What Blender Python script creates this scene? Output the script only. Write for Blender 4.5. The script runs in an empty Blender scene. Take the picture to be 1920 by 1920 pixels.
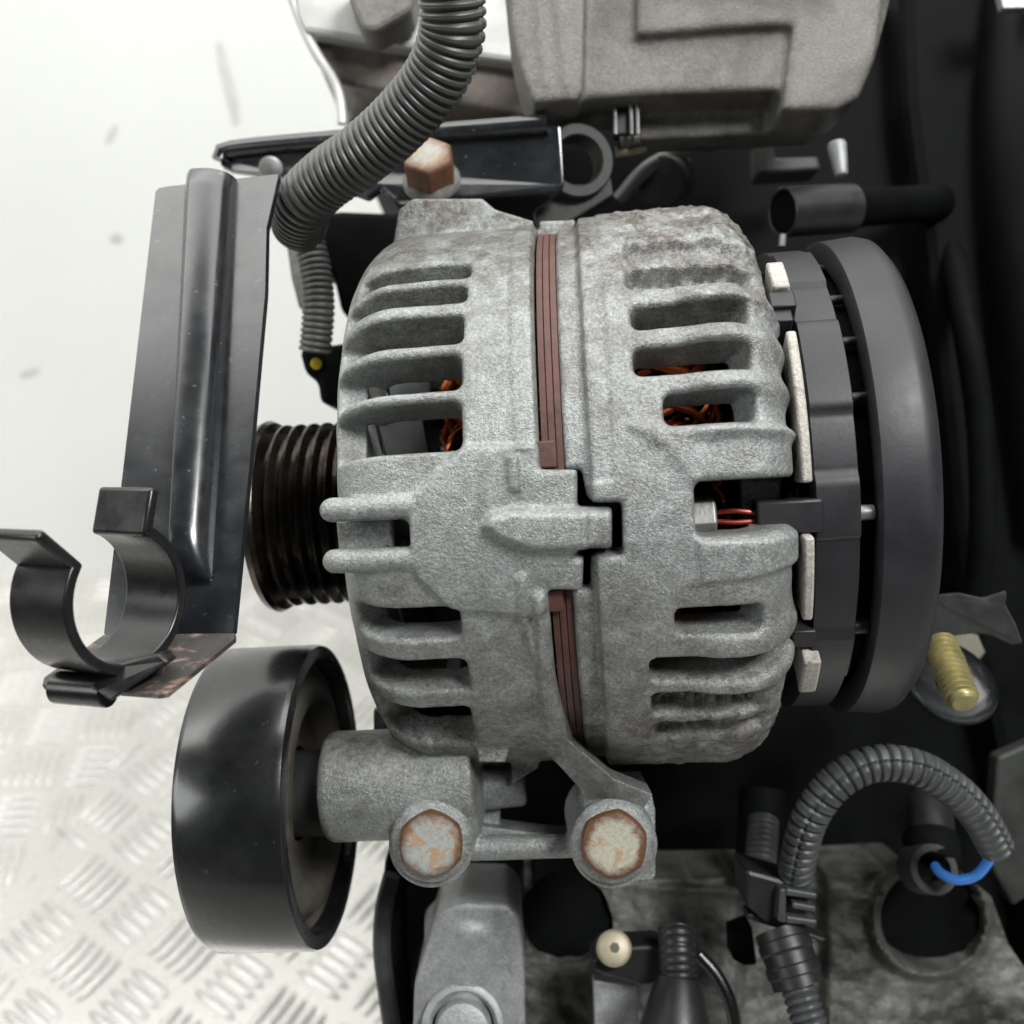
import bpy, math, random
import numpy as np
from mathutils import Vector, Matrix, noise

random.seed(7)
rng = np.random.default_rng(7)
SC = bpy.context.scene
COL = SC.collection
MM = 0.001

# ------------------------------------------------------------------ camera
CAM_H, PITCH = 0.480, 35.0
M = Matrix.Translation((0, 0, CAM_H)) @ Matrix.Rotation(math.radians(90 - PITCH), 4, 'X')
cam = bpy.data.cameras.new('camera')
cam.sensor_width = 36.0
cam.lens = 36.0
cam.clip_start = 0.01
cam.clip_end = 50
cam.dof.use_dof = True
cam.dof.focus_distance = 0.203
cam.dof.aperture_fstop = 15.0
camo = bpy.data.objects.new('camera', cam)
COL.objects.link(camo)
camo.matrix_world = M
SC.camera = camo

# ------------------------------------------------------------------ light
world = bpy.data.worlds.new('World')
SC.world = world
world.use_nodes = True
bg = world.node_tree.nodes['Background']
bg.inputs[0].default_value = (0.93, 0.98, 0.96, 1)
bg.inputs[1].default_value = 0.04


def area(name, loc, target, sx, sy, power, col):
    l = bpy.data.lights.new(name, 'AREA')
    l.shape = 'RECTANGLE'
    l.size, l.size_y = sx, sy
    l.energy = power
    l.color = col
    o = bpy.data.objects.new(name, l)
    COL.objects.link(o)
    o.location = loc
    o.rotation_euler = (Vector(target) - Vector(loc)).to_track_quat('-Z', 'Y').to_euler()
    o['kind'] = 'helper'
    return o


area('unseen_lamp', (-0.30, 0.40, 1.08), (-0.30, 0.58, 0.45), 1.6, 0.42, 11, (1.0, 0.99, 0.965))  # unseen lamp near the wall, added for wall brightness and the idler reflection
area('unseen_lamp', (-1.40, -0.45, 1.00), (-0.2, 0.4, 0.2), 0.8, 0.5, 7, (0.97, 1.0, 0.985))  # unseen side lamp, added to light the surfaces facing the viewer
area('unseen_lamp', (0.50, -0.22, 1.35), (-0.05, 0.35, 0.2), 0.40, 0.28, 15.5, (0.99, 1.0, 0.98))  # unseen front lamp, added to light the fronts and leave rib undersides dark

SC.view_settings.view_transform = 'Standard'
SC.view_settings.look = 'None'
SC.view_settings.gamma = 1.0
SC.view_settings.exposure = 0.1
SC.render.engine = 'CYCLES'
SC.cycles.max_bounces = 8
SC.cycles.use_denoising = True

# ------------------------------------------------------------------ frames
F = 1920.0


def P(px, py, d):
    """point (mm, rig frame = camera-aligned frame) seen at photo pixel px,py at depth d mm"""
    return Vector(((px - 960) / F * d, (960 - py) / F * d, -d))


AX = Vector((1.0, 0.058, 0.0807)).normalized()      # alternator axis, pulley end -> rear end
A0 = Vector((20.3, 5.0, -251.0))
NV = (-A0 - (-A0).dot(AX) * AX).normalized()         # towards the viewer
UV = AX.cross(NV).normalized()
if UV.y < 0:
    UV = -UV


def alt(s, phi, r):
    return A0 + AX * s + r * (math.cos(phi) * NV + math.sin(phi) * UV)


def q(px, py, R=64.0):
    """photo pixel -> (s, R*phi) on the cylinder of radius R round the alternator axis"""
    d = Vector(((px - 960) / F, (960 - py) / F, -1.0)).normalized()
    w = -A0
    dp = d - d.dot(AX) * AX
    wp = w - w.dot(AX) * AX
    a = dp.dot(dp); b = 2 * dp.dot(wp); c = wp.dot(wp) - R * R
    disc = max(0.0, b * b - 4 * a * c)
    t = (-b - math.sqrt(disc)) / (2 * a)
    v = w + d * t
    s = v.dot(AX)
    return s, R * math.atan2(v.dot(UV), v.dot(NV))


# ------------------------------------------------------------------ mesh helpers
class MB:
    def __init__(self):
        self.v = []
        self.f = []

    def add(self, vs, fs):
        o = len(self.v)
        self.v += [tuple(x) for x in vs]
        self.f += [tuple(i + o for i in f) for f in fs]
        return self

    def lathe(self, o, ax, prof, seg=48, closed=False, rf=None):
        ax = Vector(ax).normalized()
        u = ax.orthogonal().normalized()
        w = ax.cross(u)
        vs, fs = [], []
        n = len(prof)
        for k in range(seg):
            t = 2 * math.pi * k / seg
            dv = math.cos(t) * u + math.sin(t) * w
            for (s, r) in prof:
                rr = r if rf is None else rf(s, t, r)
                vs.append(o + ax * s + dv * rr)
        for k in range(seg):
            k2 = (k + 1) % seg
            for i in range(n - 1 if not closed else n):
                j = (i + 1) % n
                fs.append((k * n + i, k2 * n + i, k2 * n + j, k * n + j))
        if not closed:
            fs.append(tuple(k * n for k in range(seg))[::-1])
            fs.append(tuple(k * n + n - 1 for k in range(seg)))
        return self.add(vs, fs)

    def cyl(self, a, b, r, seg=32, ch=0.0, r2=None):
        a = Vector(a); b = Vector(b)
        L = (b - a).length
        r2 = r if r2 is None else r2
        if ch:
            k = ch * 0.3
            p = [(0, r - ch), (k, r - k), (ch, r), (L - ch, r2), (L - k, r2 - k), (L, r2 - ch)]
        else:
            p = [(0, r), (L, r2)]
        return self.lathe(a, b - a, p, seg)

    def prism(self, pts, back):
        """closed polygon (3D points) extruded by vector back"""
        back = Vector(back)
        n = len(pts)
        vs = [Vector(p) for p in pts] + [Vector(p) + back for p in pts]
        fs = [tuple(range(n))[::-1], tuple(range(n, 2 * n))]
        for i in range(n):
            j = (i + 1) % n
            fs.append((i, j, n + j, n + i))
        return self.add(vs, fs)

    def pp(self, poly, d, th):
        """polygon given in photo pixels standing at depth d (number, or one per point), th mm thick"""
        ds = d if isinstance(d, (list, tuple)) else [d] * len(poly)
        pts = [P(x, y, k) for (x, y), k in zip(poly, ds)]
        # orientation: make front face look at viewer
        return self.prism(pts, Vector((0, 0, -th)))

    def box(self, c, u, v, w):
        c = Vector(c); u = Vector(u); v = Vector(v); w = Vector(w)
        pts = [c - u - v + w, c + u - v + w, c + u + v + w, c - u + v + w]
        return self.prism(pts, -2 * w)

    def tube(self, pts, r, seg=16, caps=True, rf=None):
        """r: number or list; rf(i, arclen, theta) multiplies"""
        n = len(pts)
        pts = [Vector(p) for p in pts]
        rs = r if isinstance(r, (list, tuple, np.ndarray)) else [r] * n
        tans = []
        for i in range(n):
            a = pts[max(0, i - 1)]; b = pts[min(n - 1, i + 1)]
            tans.append((b - a).normalized())
        # start frame: "u" looks at the viewer as far as possible
        u = Vector((0, 0, 1)) - tans[0] * tans[0].z
        if u.length < 1e-3:
            u = Vector((0, 1, 0))
        u.normalize()
        vs, fs = [], []
        L = 0.0
        for i in range(n):
            if i:
                L += (pts[i] - pts[i - 1]).length
                u = (u - tans[i] * u.dot(tans[i])).normalized()
            w = tans[i].cross(u)
            for k in range(seg):
                t = 2 * math.pi * k / seg
                m = 1.0 if rf is None else rf(i, L, t)
                vs.append(pts[i] + (math.cos(t) * u + math.sin(t) * w) * rs[i] * m)
        for i in range(n - 1):
            for k in range(seg):
                k2 = (k + 1) % seg
                fs.append((i * seg + k, i * seg + k2, (i + 1) * seg + k2, (i + 1) * seg + k))
        if caps:
            fs.append(tuple(range(seg))[::-1])
            fs.append(tuple((n - 1) * seg + k for k in range(seg)))
        return self.add(vs, fs)


def spline(ctrl, step):
    """Catmull-Rom through control points, resampled every step mm"""
    c = [Vector(p) for p in ctrl]
    c = [c[0] * 2 - c[1]] + c + [c[-1] * 2 - c[-2]]
    dense = []
    for i in range(1, len(c) - 2):
        p0, p1, p2, p3 = c[i - 1], c[i], c[i + 1], c[i + 2]
        for k in range(40):
            t = k / 40
            dense.append(0.5 * ((2 * p1) + (p2 - p0) * t + (2 * p0 - 5 * p1 + 4 * p2 - p3) * t * t
                                + (3 * p1 - p0 - 3 * p2 + p3) * t ** 3))
    dense.append(c[-2])
    out = [dense[0]]
    acc = 0.0
    for i in range(1, len(dense)):
        a, b = dense[i - 1], dense[i]
        L = (b - a).length
        while acc + L >= step:
            t = (step - acc) / L
            a = a + (b - a) * t
            out.append(a.copy())
            L = (b - a).length
            acc = 0.0
        acc += L
    return out


def corrugated(ctrl, r, amp, pitch, seg=36, seam=None, spp=8, jag=0.0, groove=0.2):
    pts = spline(ctrl, pitch / spp)
    mb = MB()

    def rf(i, L, t):
        ph = (L / pitch) % 1.0
        k = 1.0 - 2 * amp / r * math.exp(-((ph - 0.5) / groove) ** 2) - 0.25 * amp / r * (2 * ph - 1 if ph > 0.5 else 1 - 2 * ph) ** 4
        if seam is not None:
            off = jag * math.sin(2 * math.pi * L / pitch)
            dt = (t - seam - off + math.pi) % (2 * math.pi) - math.pi
            k -= 0.16 * math.exp(-(dt / 0.075) ** 2)
        return k
    mb.tube(pts, r, seg, True, rf)
    return mb


# ------------------------------------------------------------------ objects
ORG = {}


def thing(name, label, cat, origin, group=None):
    o = bpy.data.objects.new(name, None)
    o.empty_display_size = 0.01
    COL.objects.link(o)
    o.matrix_world = M @ Matrix.Translation(Vector(origin) * MM)
    o['label'] = label
    o['category'] = cat
    if group:
        o['group'] = group
    ORG[o.name] = Vector(origin)
    return o


def obj(name, mb, mat, parent=None, smooth=35, bevel=0.0, remesh=0.0, relax=3, bseg=2, origin=None):
    org = ORG[parent.name] if parent is not None else Vector(origin)
    me = bpy.data.meshes.new(name)
    a = (np.array(mb.v, dtype=float) - np.array(org)) * MM
    me.from_pydata(a.tolist(), [], mb.f)
    me.validate()
    import bmesh
    b = bmesh.new(); b.from_mesh(me)
    bmesh.ops.recalc_face_normals(b, faces=b.faces[:])
    b.to_mesh(me); b.free()
    o = bpy.data.objects.new(name, me)
    COL.objects.link(o)
    me.materials.append(mat)
    if parent is not None:
        o.parent = parent
        ORG[o.name] = org
    else:
        o.matrix_world = M @ Matrix.Translation(org * MM)
        ORG[o.name] = org
    if remesh:
        m = o.modifiers.new('fuse', 'REMESH')
        m.mode = 'VOXEL'; m.voxel_size = remesh * MM; m.use_smooth_shade = True
        m = o.modifiers.new('relax', 'SMOOTH')
        m.factor = 0.5; m.iterations = relax
    else:
        if bevel:
            m = o.modifiers.new('edge', 'BEVEL')
            m.width = bevel * MM; m.segments = bseg; m.limit_method = 'ANGLE'
            m.angle_limit = math.radians(32)
            m.harden_normals = False
        if smooth:
            me.shade_smooth()
            try:
                me.set_sharp_from_angle(angle=math.radians(smooth))
            except Exception:
                pass
    return o


def tag(o, label, cat, group=None):
    o['label'] = label; o['category'] = cat
    if group:
        o['group'] = group
    return o


# ------------------------------------------------------------------ shells (cut + thickness)
def shell_grid(Po, Pi, sd, wrap=True):
    """Po, Pi: (Nt,Np,3) outer and inner positions; sd: (Nt,Np) >0 where material. Returns MB, closed."""
    Nt, Np = sd.shape
    V = Po.reshape(-1, 3); W = Pi.reshape(-1, 3)
    verts_o = [V]; verts_i = [W]
    S = sd.reshape(-1)
    nj = Np if wrap else Np - 1
    I, J = np.meshgrid(np.arange(Nt - 1), np.arange(nj), indexing='ij')
    J2 = (J + 1) % Np
    Q = np.stack([I * Np + J, I * Np + J2, (I + 1) * Np + J2, (I + 1) * Np + J], -1).reshape(-1, 4)
    ins = S[Q] > 0
    full = Q[ins.all(1)]
    part = Q[ins.any(1) & ~ins.all(1)]
    faces = [tuple(f) for f in full.tolist()]
    nid = len(V)
    cut = {}
    exo, exi = [], []
    for f in part.tolist():
        poly = []
        for k in range(4):
            a, b = f[k], f[(k + 1) % 4]
            sa, sb = S[a], S[b]
            if sa > 0:
                poly.append(a)
            if (sa > 0) != (sb > 0):
                key = (min(a, b), max(a, b))
                if key not in cut:
                    t = sa / (sa - sb)
                    t = min(0.97, max(0.03, t))
                    exo.append(V[a] * (1 - t) + V[b] * t)
                    exi.append(W[a] * (1 - t) + W[b] * t)
                    cut[key] = nid + len(exo) - 1
                poly.append(cut[key])
        if len(poly) >= 3:
            faces.append(tuple(poly))
    Vall = np.vstack([V, np.array(exo)]) if exo else V
    Wall = np.vstack([W, np.array(exi)]) if exi else W
    used = np.zeros(len(Vall), bool)
    for f in faces:
        for i in f:
            used[i] = True
    mp = -np.ones(len(Vall), int)
    mp[used] = np.arange(used.sum())
    n = int(used.sum())
    Vo = Vall[used]; Wo = Wall[used]
    fo = [tuple(int(mp[i]) for i in f) for f in faces]
    ed = {}
    for f in fo:
        m = len(f)
        for k in range(m):
            a, b = f[k], f[(k + 1) % m]
            if (b, a) in ed:
                ed.pop((b, a))
            else:
                ed[(a, b)] = 1
    mb = MB()
    mb.v = [tuple(x) for x in Vo.tolist()] + [tuple(x) for x in Wo.tolist()]
    mb.f = fo + [tuple(i + n for i in f[::-1]) for f in fo] + [(b, a, a + n, b + n) for (a, b) in ed]
    return mb


def sd_rrect(S, Y, s0, s1, y0, y1, rad):
    """>0 outside the rounded rectangle"""
    cs, cy = (s0 + s1) / 2, (y0 + y1) / 2
    hs, hy = (s1 - s0) / 2, (y1 - y0) / 2
    rad = min(rad, hs * 0.99, hy * 0.99)
    ax = np.abs(S - cs) - hs + rad
    ay = np.abs(Y - cy) - hy + rad
    return np.hypot(np.maximum(ax, 0), np.maximum(ay, 0)) + np.minimum(np.maximum(ax, ay), 0) - rad


def sd_poly(X, Y, poly):
    """>0 inside polygon"""
    d = np.full(X.shape, 1e18)
    inside = np.zeros(X.shape, bool)
    n = len(poly)
    for i in range(n):
        ax, ay = poly[i]; bx, by = poly[(i + 1) % n]
        ex, ey = bx - ax, by - ay
        wx, wy = X - ax, Y - ay
        t = np.clip((wx * ex + wy * ey) / (ex * ex + ey * ey + 1e-12), 0, 1)
        d = np.minimum(d, (wx - ex * t) ** 2 + (wy - ey * t) ** 2)
        c = ((ay <= Y) & (by > Y)) | ((by <= Y) & (ay > Y))
        xi = ax + (Y - ay) / (by - ay + 1e-12) * ex
        inside ^= c & (X < xi)
    d = np.sqrt(d)
    return np.where(inside, d, -d)


def sstep(x, a, b):
    t = np.clip((x - a) / (b - a), 0, 1)
    return t * t * (3 - 2 * t)


def qpoly(pts, R=64.0):
    return [q(x, y, R) for x, y in pts]


def edge_round(sd, rad):
    d = np.clip(sd, 0, rad)
    return rad - np.sqrt(np.maximum(rad * rad - (rad - d) ** 2, 0))


def fbm(S, Y, sc, seed=0):
    out = np.zeros(S.shape)
    it = np.nditer([S, Y], flags=['multi_index'])
    for a, b in it:
        out[it.multi_index] = noise.noise(Vector((float(a) * sc, float(b) * sc, seed)))
    return out


# ------------------------------------------------------------------ materials
def nmat(name):
    m = bpy.data.materials.new(name)
    m.use_nodes = True
    nt = m.node_tree
    return m, nt, nt.nodes['Principled BSDF']


def N(nt, t, **k):
    n = nt.nodes.new(t)
    for a, b in k.items():
        setattr(n, a, b)
    return n


def coords(nt, space='Object'):
    tc = N(nt, 'ShaderNodeTexCoord')
    return tc.outputs[space]


def noise_n(nt, co, scale, detail=4, rough=0.6, dist=0.0):
    n = N(nt, 'ShaderNodeTexNoise')
    n.inputs['Scale'].default_value = scale
    n.inputs['Detail'].default_value = detail
    n.inputs['Roughness'].default_value = rough
    n.inputs['Distortion'].default_value = dist
    nt.links.new(co, n.inputs['Vector'])
    return n.outputs['Fac']


def ramp(nt, fac, stops):
    r = N(nt, 'ShaderNodeValToRGB')
    el = r.color_ramp.elements
    while len(el) < len(stops):
        el.new(0.5)
    for e, (p, c) in zip(el, stops):
        e.position = p
        e.color = (c, c, c, 1) if isinstance(c, (int, float)) else (*c, 1)
    nt.links.new(fac, r.inputs[0])
    return r.outputs['Color']


def mix(nt, fac, a, b, mode='MIX'):
    m = N(nt, 'ShaderNodeMix', data_type='RGBA', blend_type=mode)
    for s, x in ((m.inputs[0], fac), (m.inputs[6], a), (m.inputs[7], b)):
        if isinstance(x, (int, float)):
            s.default_value = x
        elif isinstance(x, tuple):
            s.default_value = (*x, 1)
        else:
            nt.links.new(x, s)
    return m.outputs[2]


def bump(nt, bs, hs, strength, dist):
    prev = None
    for h, k in zip(hs, strength if isinstance(strength, (list, tuple)) else [strength] * len(hs)):
        b = N(nt, 'ShaderNodeBump')
        b.inputs['Strength'].default_value = k
        b.inputs['Distance'].default_value = dist * MM
        nt.links.new(h, b.inputs['Height'])
        if prev is not None:
            nt.links.new(prev, b.inputs['Normal'])
        prev = b.outputs['Normal']
    nt.links.new(prev, bs.inputs['Normal'])


def cast_metal(name, c_main, c_dirt, c_light, metal=0.35, rough=0.52, dirt=(0.48, 0.72), grain=1.0, dscale=70, grime=None):
    m, nt, bs = nmat(name)
    co = coords(nt)
    big = noise_n(nt, co, dscale, 6, 0.62, 0.4)
    mid = noise_n(nt, co, 330, 5, 0.65)
    fine = noise_n(nt, co, 1500, 3, 0.7)
    vfine = noise_n(nt, co, 3600, 2, 0.5)
    col = mix(nt, ramp(nt, mid, [(0.35, 0.0), (0.70, 1.0)]), c_main, c_light)
    col = mix(nt, ramp(nt, big, [(dirt[0], 0.0), (dirt[1], 1.0)]), col, c_dirt)
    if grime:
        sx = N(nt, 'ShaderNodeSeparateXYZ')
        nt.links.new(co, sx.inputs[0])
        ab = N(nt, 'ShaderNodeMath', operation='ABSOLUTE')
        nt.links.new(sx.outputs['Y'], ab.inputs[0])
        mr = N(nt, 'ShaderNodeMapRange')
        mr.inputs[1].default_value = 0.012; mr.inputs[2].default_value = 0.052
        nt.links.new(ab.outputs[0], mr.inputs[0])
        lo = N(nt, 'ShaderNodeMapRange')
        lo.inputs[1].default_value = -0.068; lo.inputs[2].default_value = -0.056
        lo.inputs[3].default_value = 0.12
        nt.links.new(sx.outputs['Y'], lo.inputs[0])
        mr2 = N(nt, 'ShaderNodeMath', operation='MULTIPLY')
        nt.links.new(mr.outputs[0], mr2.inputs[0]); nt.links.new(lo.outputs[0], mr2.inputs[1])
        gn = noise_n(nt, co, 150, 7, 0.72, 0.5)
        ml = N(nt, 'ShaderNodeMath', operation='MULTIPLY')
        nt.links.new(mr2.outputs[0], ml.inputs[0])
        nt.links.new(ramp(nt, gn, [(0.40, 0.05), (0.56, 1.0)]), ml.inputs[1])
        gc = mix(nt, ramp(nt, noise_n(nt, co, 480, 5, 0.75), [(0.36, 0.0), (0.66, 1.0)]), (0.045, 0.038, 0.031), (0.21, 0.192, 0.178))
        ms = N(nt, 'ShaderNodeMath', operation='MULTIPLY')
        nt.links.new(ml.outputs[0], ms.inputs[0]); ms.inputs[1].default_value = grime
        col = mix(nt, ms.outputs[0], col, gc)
    sp = ramp(nt, fine, [(0.33, 0.64), (0.5, 1.0), (0.68, 1.42)])
    col = mix(nt, 0.85 * grain, col, sp, 'MULTIPLY')
    nt.links.new(col, bs.inputs['Base Color'])
    bs.inputs['Metallic'].default_value = metal
    rr = ramp(nt, mid, [(0.3, rough - 0.10), (0.7, rough + 0.12)])
    nt.links.new(rr, bs.inputs['Roughness'])
    bump(nt, bs, [mid, fine, vfine], [0.30 * grain, 0.62 * grain, 0.5 * grain], 0.35)
    return m


def plain(name, col, rough=0.5, metal=0.0, var=0.25, scale=120, bumpk=0.1, spec=0.5, coat=0.0, specks=0.0, bscale=900):
    m, nt, bs = nmat(name)
    co = coords(nt)
    n1 = noise_n(nt, co, scale, 5, 0.6)
    n2 = noise_n(nt, co, bscale, 3, 0.6)
    dark = tuple(c * (1 - var) for c in col)
    lite = tuple(min(1, c * (1 + var)) for c in col)
    c = mix(nt, ramp(nt, n1, [(0.3, 0.0), (0.7, 1.0)]), dark, lite)
    if specks:
        s1 = noise_n(nt, co, 620, 2, 0.5)
        c = mix(nt, ramp(nt, s1, [(0.70, 0.0), (0.76, specks)]), c, (0.30, 0.29, 0.26))
    nt.links.new(c, bs.inputs['Base Color'])
    bs.inputs['Metallic'].default_value = metal
    nt.links.new(ramp(nt, n1, [(0.25, max(0.02, rough - 0.07)), (0.75, min(1, rough + 0.09))]), bs.inputs['Roughness'])
    bs.inputs['Specular IOR Level'].default_value = spec
    bs.inputs['Coat Weight'].default_value = coat
    bs.inputs['Coat Roughness'].default_value = 0.15
    if bumpk:
        bump(nt, bs, [n2], [bumpk], 0.3)
    return m


ALU = cast_metal('cast_aluminium', (0.235, 0.249, 0.241), (0.13, 0.122, 0.108), (0.33, 0.347, 0.339), 0.42, 0.44, (0.52, 0.76), grime=0.85)
ALU_CRUST = cast_metal('cast_aluminium_oxidised', (0.235, 0.246, 0.241), (0.12, 0.107, 0.098), (0.33, 0.343, 0.338), 0.38, 0.46, (0.47, 0.74), 1.1, 60, grime=0.95)
CAST_BEIGE = cast_metal('cast_housing_beige', (0.125, 0.120, 0.107), (0.034, 0.030, 0.023), (0.185, 0.178, 0.162), 0.15, 0.55, (0.44, 0.66), 0.8, 26)
CAST_BLOCK = cast_metal('engine_casting', (0.115, 0.112, 0.104), (0.026, 0.0255, 0.022), (0.185, 0.181, 0.17), 0.2, 0.5, (0.40, 0.62), 0.9, 38)
CAST_BROWN = cast_metal('oily_casting', (0.13, 0.108, 0.093), (0.05, 0.04, 0.034), (0.19, 0.165, 0.145), 0.2, 0.45, (0.4, 0.7), 0.6, 50)
CAST_LIGHT = plain('pale_machined_metal', (0.50, 0.50, 0.485), 0.4, 0.2, 0.12, 90, 0.05)
ALU_SMOOTH = cast_metal('machined_aluminium', (0.32, 0.33, 0.33), (0.20, 0.20, 0.195), (0.40, 0.41, 0.41), 0.4, 0.45, (0.5, 0.8), 0.6, 60)
PAINT = plain('black_painted_steel', (0.012, 0.0135, 0.016), 0.24, 0.0, 0.25, 160, 0.04, 0.5, 0.4, 0.22)
PLASTIC = plain('black_plastic', (0.009, 0.0095, 0.0095), 0.28, 0.0, 0.2, 200, 0.06, 0.5, 0.0)
PLASTIC_MATT = plain('matt_dark_plastic', (0.016, 0.016, 0.017), 0.40, 0.0, 0.2, 160, 0.12, 0.45)
COVER = plain('dark_cover_plastic', (0.019, 0.019, 0.0225), 0.47, 0.0, 0.15, 120, 0.10, 0.45)
RUBBER = plain('smooth_black_pulley', (0.011, 0.0115, 0.012), 0.25, 0.0, 0.4, 80, 0.05, 0.6, 0.3, 0.12)
CONDUIT = plain('conduit_plastic', (0.062, 0.063, 0.059), 0.40, 0.0, 0.25, 150, 0.08, 0.5)
CONDUIT_DARK = plain('conduit_dark_plastic', (0.050, 0.052, 0.055), 0.44, 0.0, 0.25, 150, 0.08, 0.5)
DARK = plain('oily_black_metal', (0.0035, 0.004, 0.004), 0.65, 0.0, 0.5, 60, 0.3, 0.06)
DARK2 = plain('oily_dark_grey_metal', (0.030, 0.032, 0.030), 0.5, 0.0, 0.6, 60, 0.3, 0.35)
PULLEY = plain('grimy_pulley_steel', (0.056, 0.046, 0.038), 0.25, 0.9, 0.5, 110, 0.2, 0.5)
STEEL = plain('dull_steel', (0.24, 0.24, 0.235), 0.42, 0.5, 0.3, 200, 0.2)
LAMIN = plain('brown_lacquered_laminations', (0.085, 0.034, 0.027), 0.6, 0.0, 0.35, 260, 0.3)
COPPER = plain('enamelled_copper', (0.26, 0.06, 0.016), 0.18, 0.8, 0.3, 200, 0.05)
REDWIRE = plain('red_enamelled_wire', (0.30, 0.03, 0.02), 0.3, 0.2, 0.3, 200, 0.05)
SINK = cast_metal('corroded_heat_sink', (0.40, 0.375, 0.34), (0.24, 0.215, 0.18), (0.50, 0.475, 0.44), 0.1, 0.6, (0.5, 0.75), 0.8, 220)
ZINC = plain('yellow_zinc', (0.36, 0.31, 0.14), 0.38, 0.45, 0.3, 160, 0.1)
PIPEGREY = plain('dull_grey_pipe', (0.13, 0.14, 0.135), 0.5, 0.3, 0.3, 160, 0.1)
TABM = plain('dull_dark_sheet', (0.055, 0.056, 0.058), 0.45, 0.2, 0.3, 160, 0.1)
OLIVE = plain('dull_olive_zinc', (0.06, 0.055, 0.035), 0.5, 0.3, 0.3, 160, 0.1)
IVORY = plain('yellowed_zinc_screw', (0.40, 0.35, 0.25), 0.45, 0.2, 0.25, 200, 0.1)
BLUE = plain('blue_wire_insulation', (0.05, 0.23, 0.72), 0.4, 0.0, 0.08, 200, 0.0)
YELLOW = plain('yellow_plastic', (0.75, 0.58, 0.03), 0.45, 0.0, 0.1, 200, 0.0)
GREEN = plain('lime_green_plastic', (0.10, 0.17, 0.012), 0.45, 0.0, 0.8, 120, 0.1)
FAN = plain('grey_fan_metal', (0.30, 0.31, 0.31), 0.45, 0.4, 0.2, 200, 0.1)


def rust_flange_mat():
    m, nt, bs = nmat('scratched_rusty_paint')
    co = coords(nt)
    mp = N(nt, 'ShaderNodeMapping')
    mp.inputs['Scale'].default_value = (1.0, 3.0, 1.0)
    mp.inputs['Rotation'].default_value = (0, 0, 0.45)
    nt.links.new(co, mp.inputs['Vector'])
    n1 = noise_n(nt, mp.outputs[0], 130, 6, 0.7, 0.6)
    n2 = noise_n(nt, mp.outputs[0], 600, 4, 0.7)
    rustc = mix(nt, n2, (0.16, 0.075, 0.042), (0.40, 0.31, 0.25))
    c = mix(nt, ramp(nt, n1, [(0.50, 0.0), (0.62, 1.0)]), (0.045, 0.041, 0.038), rustc)
    nt.links.new(c, bs.inputs['Base Color'])
    bs.inputs['Roughness'].default_value = 0.5
    bump(nt, bs, [n2], [0.4], 0.3)
    return m


SOOT = plain('sooty_hose_rubber', (0.003, 0.0038, 0.0034), 0.5, 0.0, 0.4, 40, 0.1, 0.12)
RUSTY = rust_flange_mat()


def rust_bolt_mat(name, r_in, r_out, face, amount):
    """pale corroded head, rust creeping in from the rim and out of one blotch"""
    m, nt, bs = nmat(name)
    co = coords(nt)
    ln = N(nt, 'ShaderNodeVectorMath', operation='LENGTH')
    nt.links.new(co, ln.inputs[0])
    n1 = noise_n(nt, co, 260, 5, 0.7, 0.3)
    n2 = noise_n(nt, co, 900, 4, 0.7)
    ad = N(nt, 'ShaderNodeMath', operation='MULTIPLY_ADD')
    nt.links.new(n1, ad.inputs[0]); ad.inputs[1].default_value = 0.0042; nt.links.new(ln.outputs['Value'], ad.inputs[2])
    mr = N(nt, 'ShaderNodeMapRange')
    mr.inputs[1].default_value = r_in * MM; mr.inputs[2].default_value = r_out * MM
    nt.links.new(ad.outputs[0], mr.inputs[0])
    rustc = mix(nt, n2, (0.050, 0.024, 0.013), (0.19, 0.085, 0.037))
    c = mix(nt, ramp(nt, n2, [(0.35, 0.0), (0.7, 1.0)]), face, tuple(x * 0.72 for x in face))
    blot = ramp(nt, n1, [(amount, 0.0), (amount + 0.06, 0.75)])
    c = mix(nt, blot, c, mix(nt, n2, (0.22, 0.10, 0.035), (0.52, 0.31, 0.13)))
    c = mix(nt, mr.outputs[0], c, rustc)
    nt.links.new(c, bs.inputs['Base Color'])
    bs.inputs['Roughness'].default_value = 0.55
    bs.inputs['Metallic'].default_value = 0.1
    bump(nt, bs, [n2, n1], [0.5, 0.4], 0.4)
    return m


def floor_mat():
    m, nt, bs = nmat('bright_tread_plate')
    co = coords(nt)
    n1 = noise_n(nt, co, 9, 4, 0.6)
    n2 = noise_n(nt, co, 160, 4, 0.6)
    c = mix(nt, n1, (0.57, 0.557, 0.53), (0.68, 0.667, 0.64))
    nt.links.new(c, bs.inputs['Base Color'])
    bs.inputs['Metallic'].default_value = 0.4
    nt.links.new(ramp(nt, n2, [(0.3, 0.24), (0.7, 0.36)]), bs.inputs['Roughness'])
    bump(nt, bs, [n2], [0.12], 0.5)
    return m


TREAD = floor_mat()
WALLM = plain('white_wall_lining', (0.86, 0.875, 0.85), 0.45, 0.0, 0.03, 4, 0.02, 0.4)
SCUFF = plain('grey_scuff', (0.66, 0.66, 0.64), 0.6, 0.0, 0.15, 60, 0.0)

# ------------------------------------------------------------------ the setting: floor, wall
MI = M.inverted()


def ray_w(px, py):
    d = M.to_3x3() @ Vector(((px - 960) / F, (960 - py) / F, -1.0))
    return M.translation.copy(), d


def floor_pt(px, py, z=0.0):
    o, d = ray_w(px, py)
    t = (z - o.z) / d.z
    return o + d * t


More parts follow.
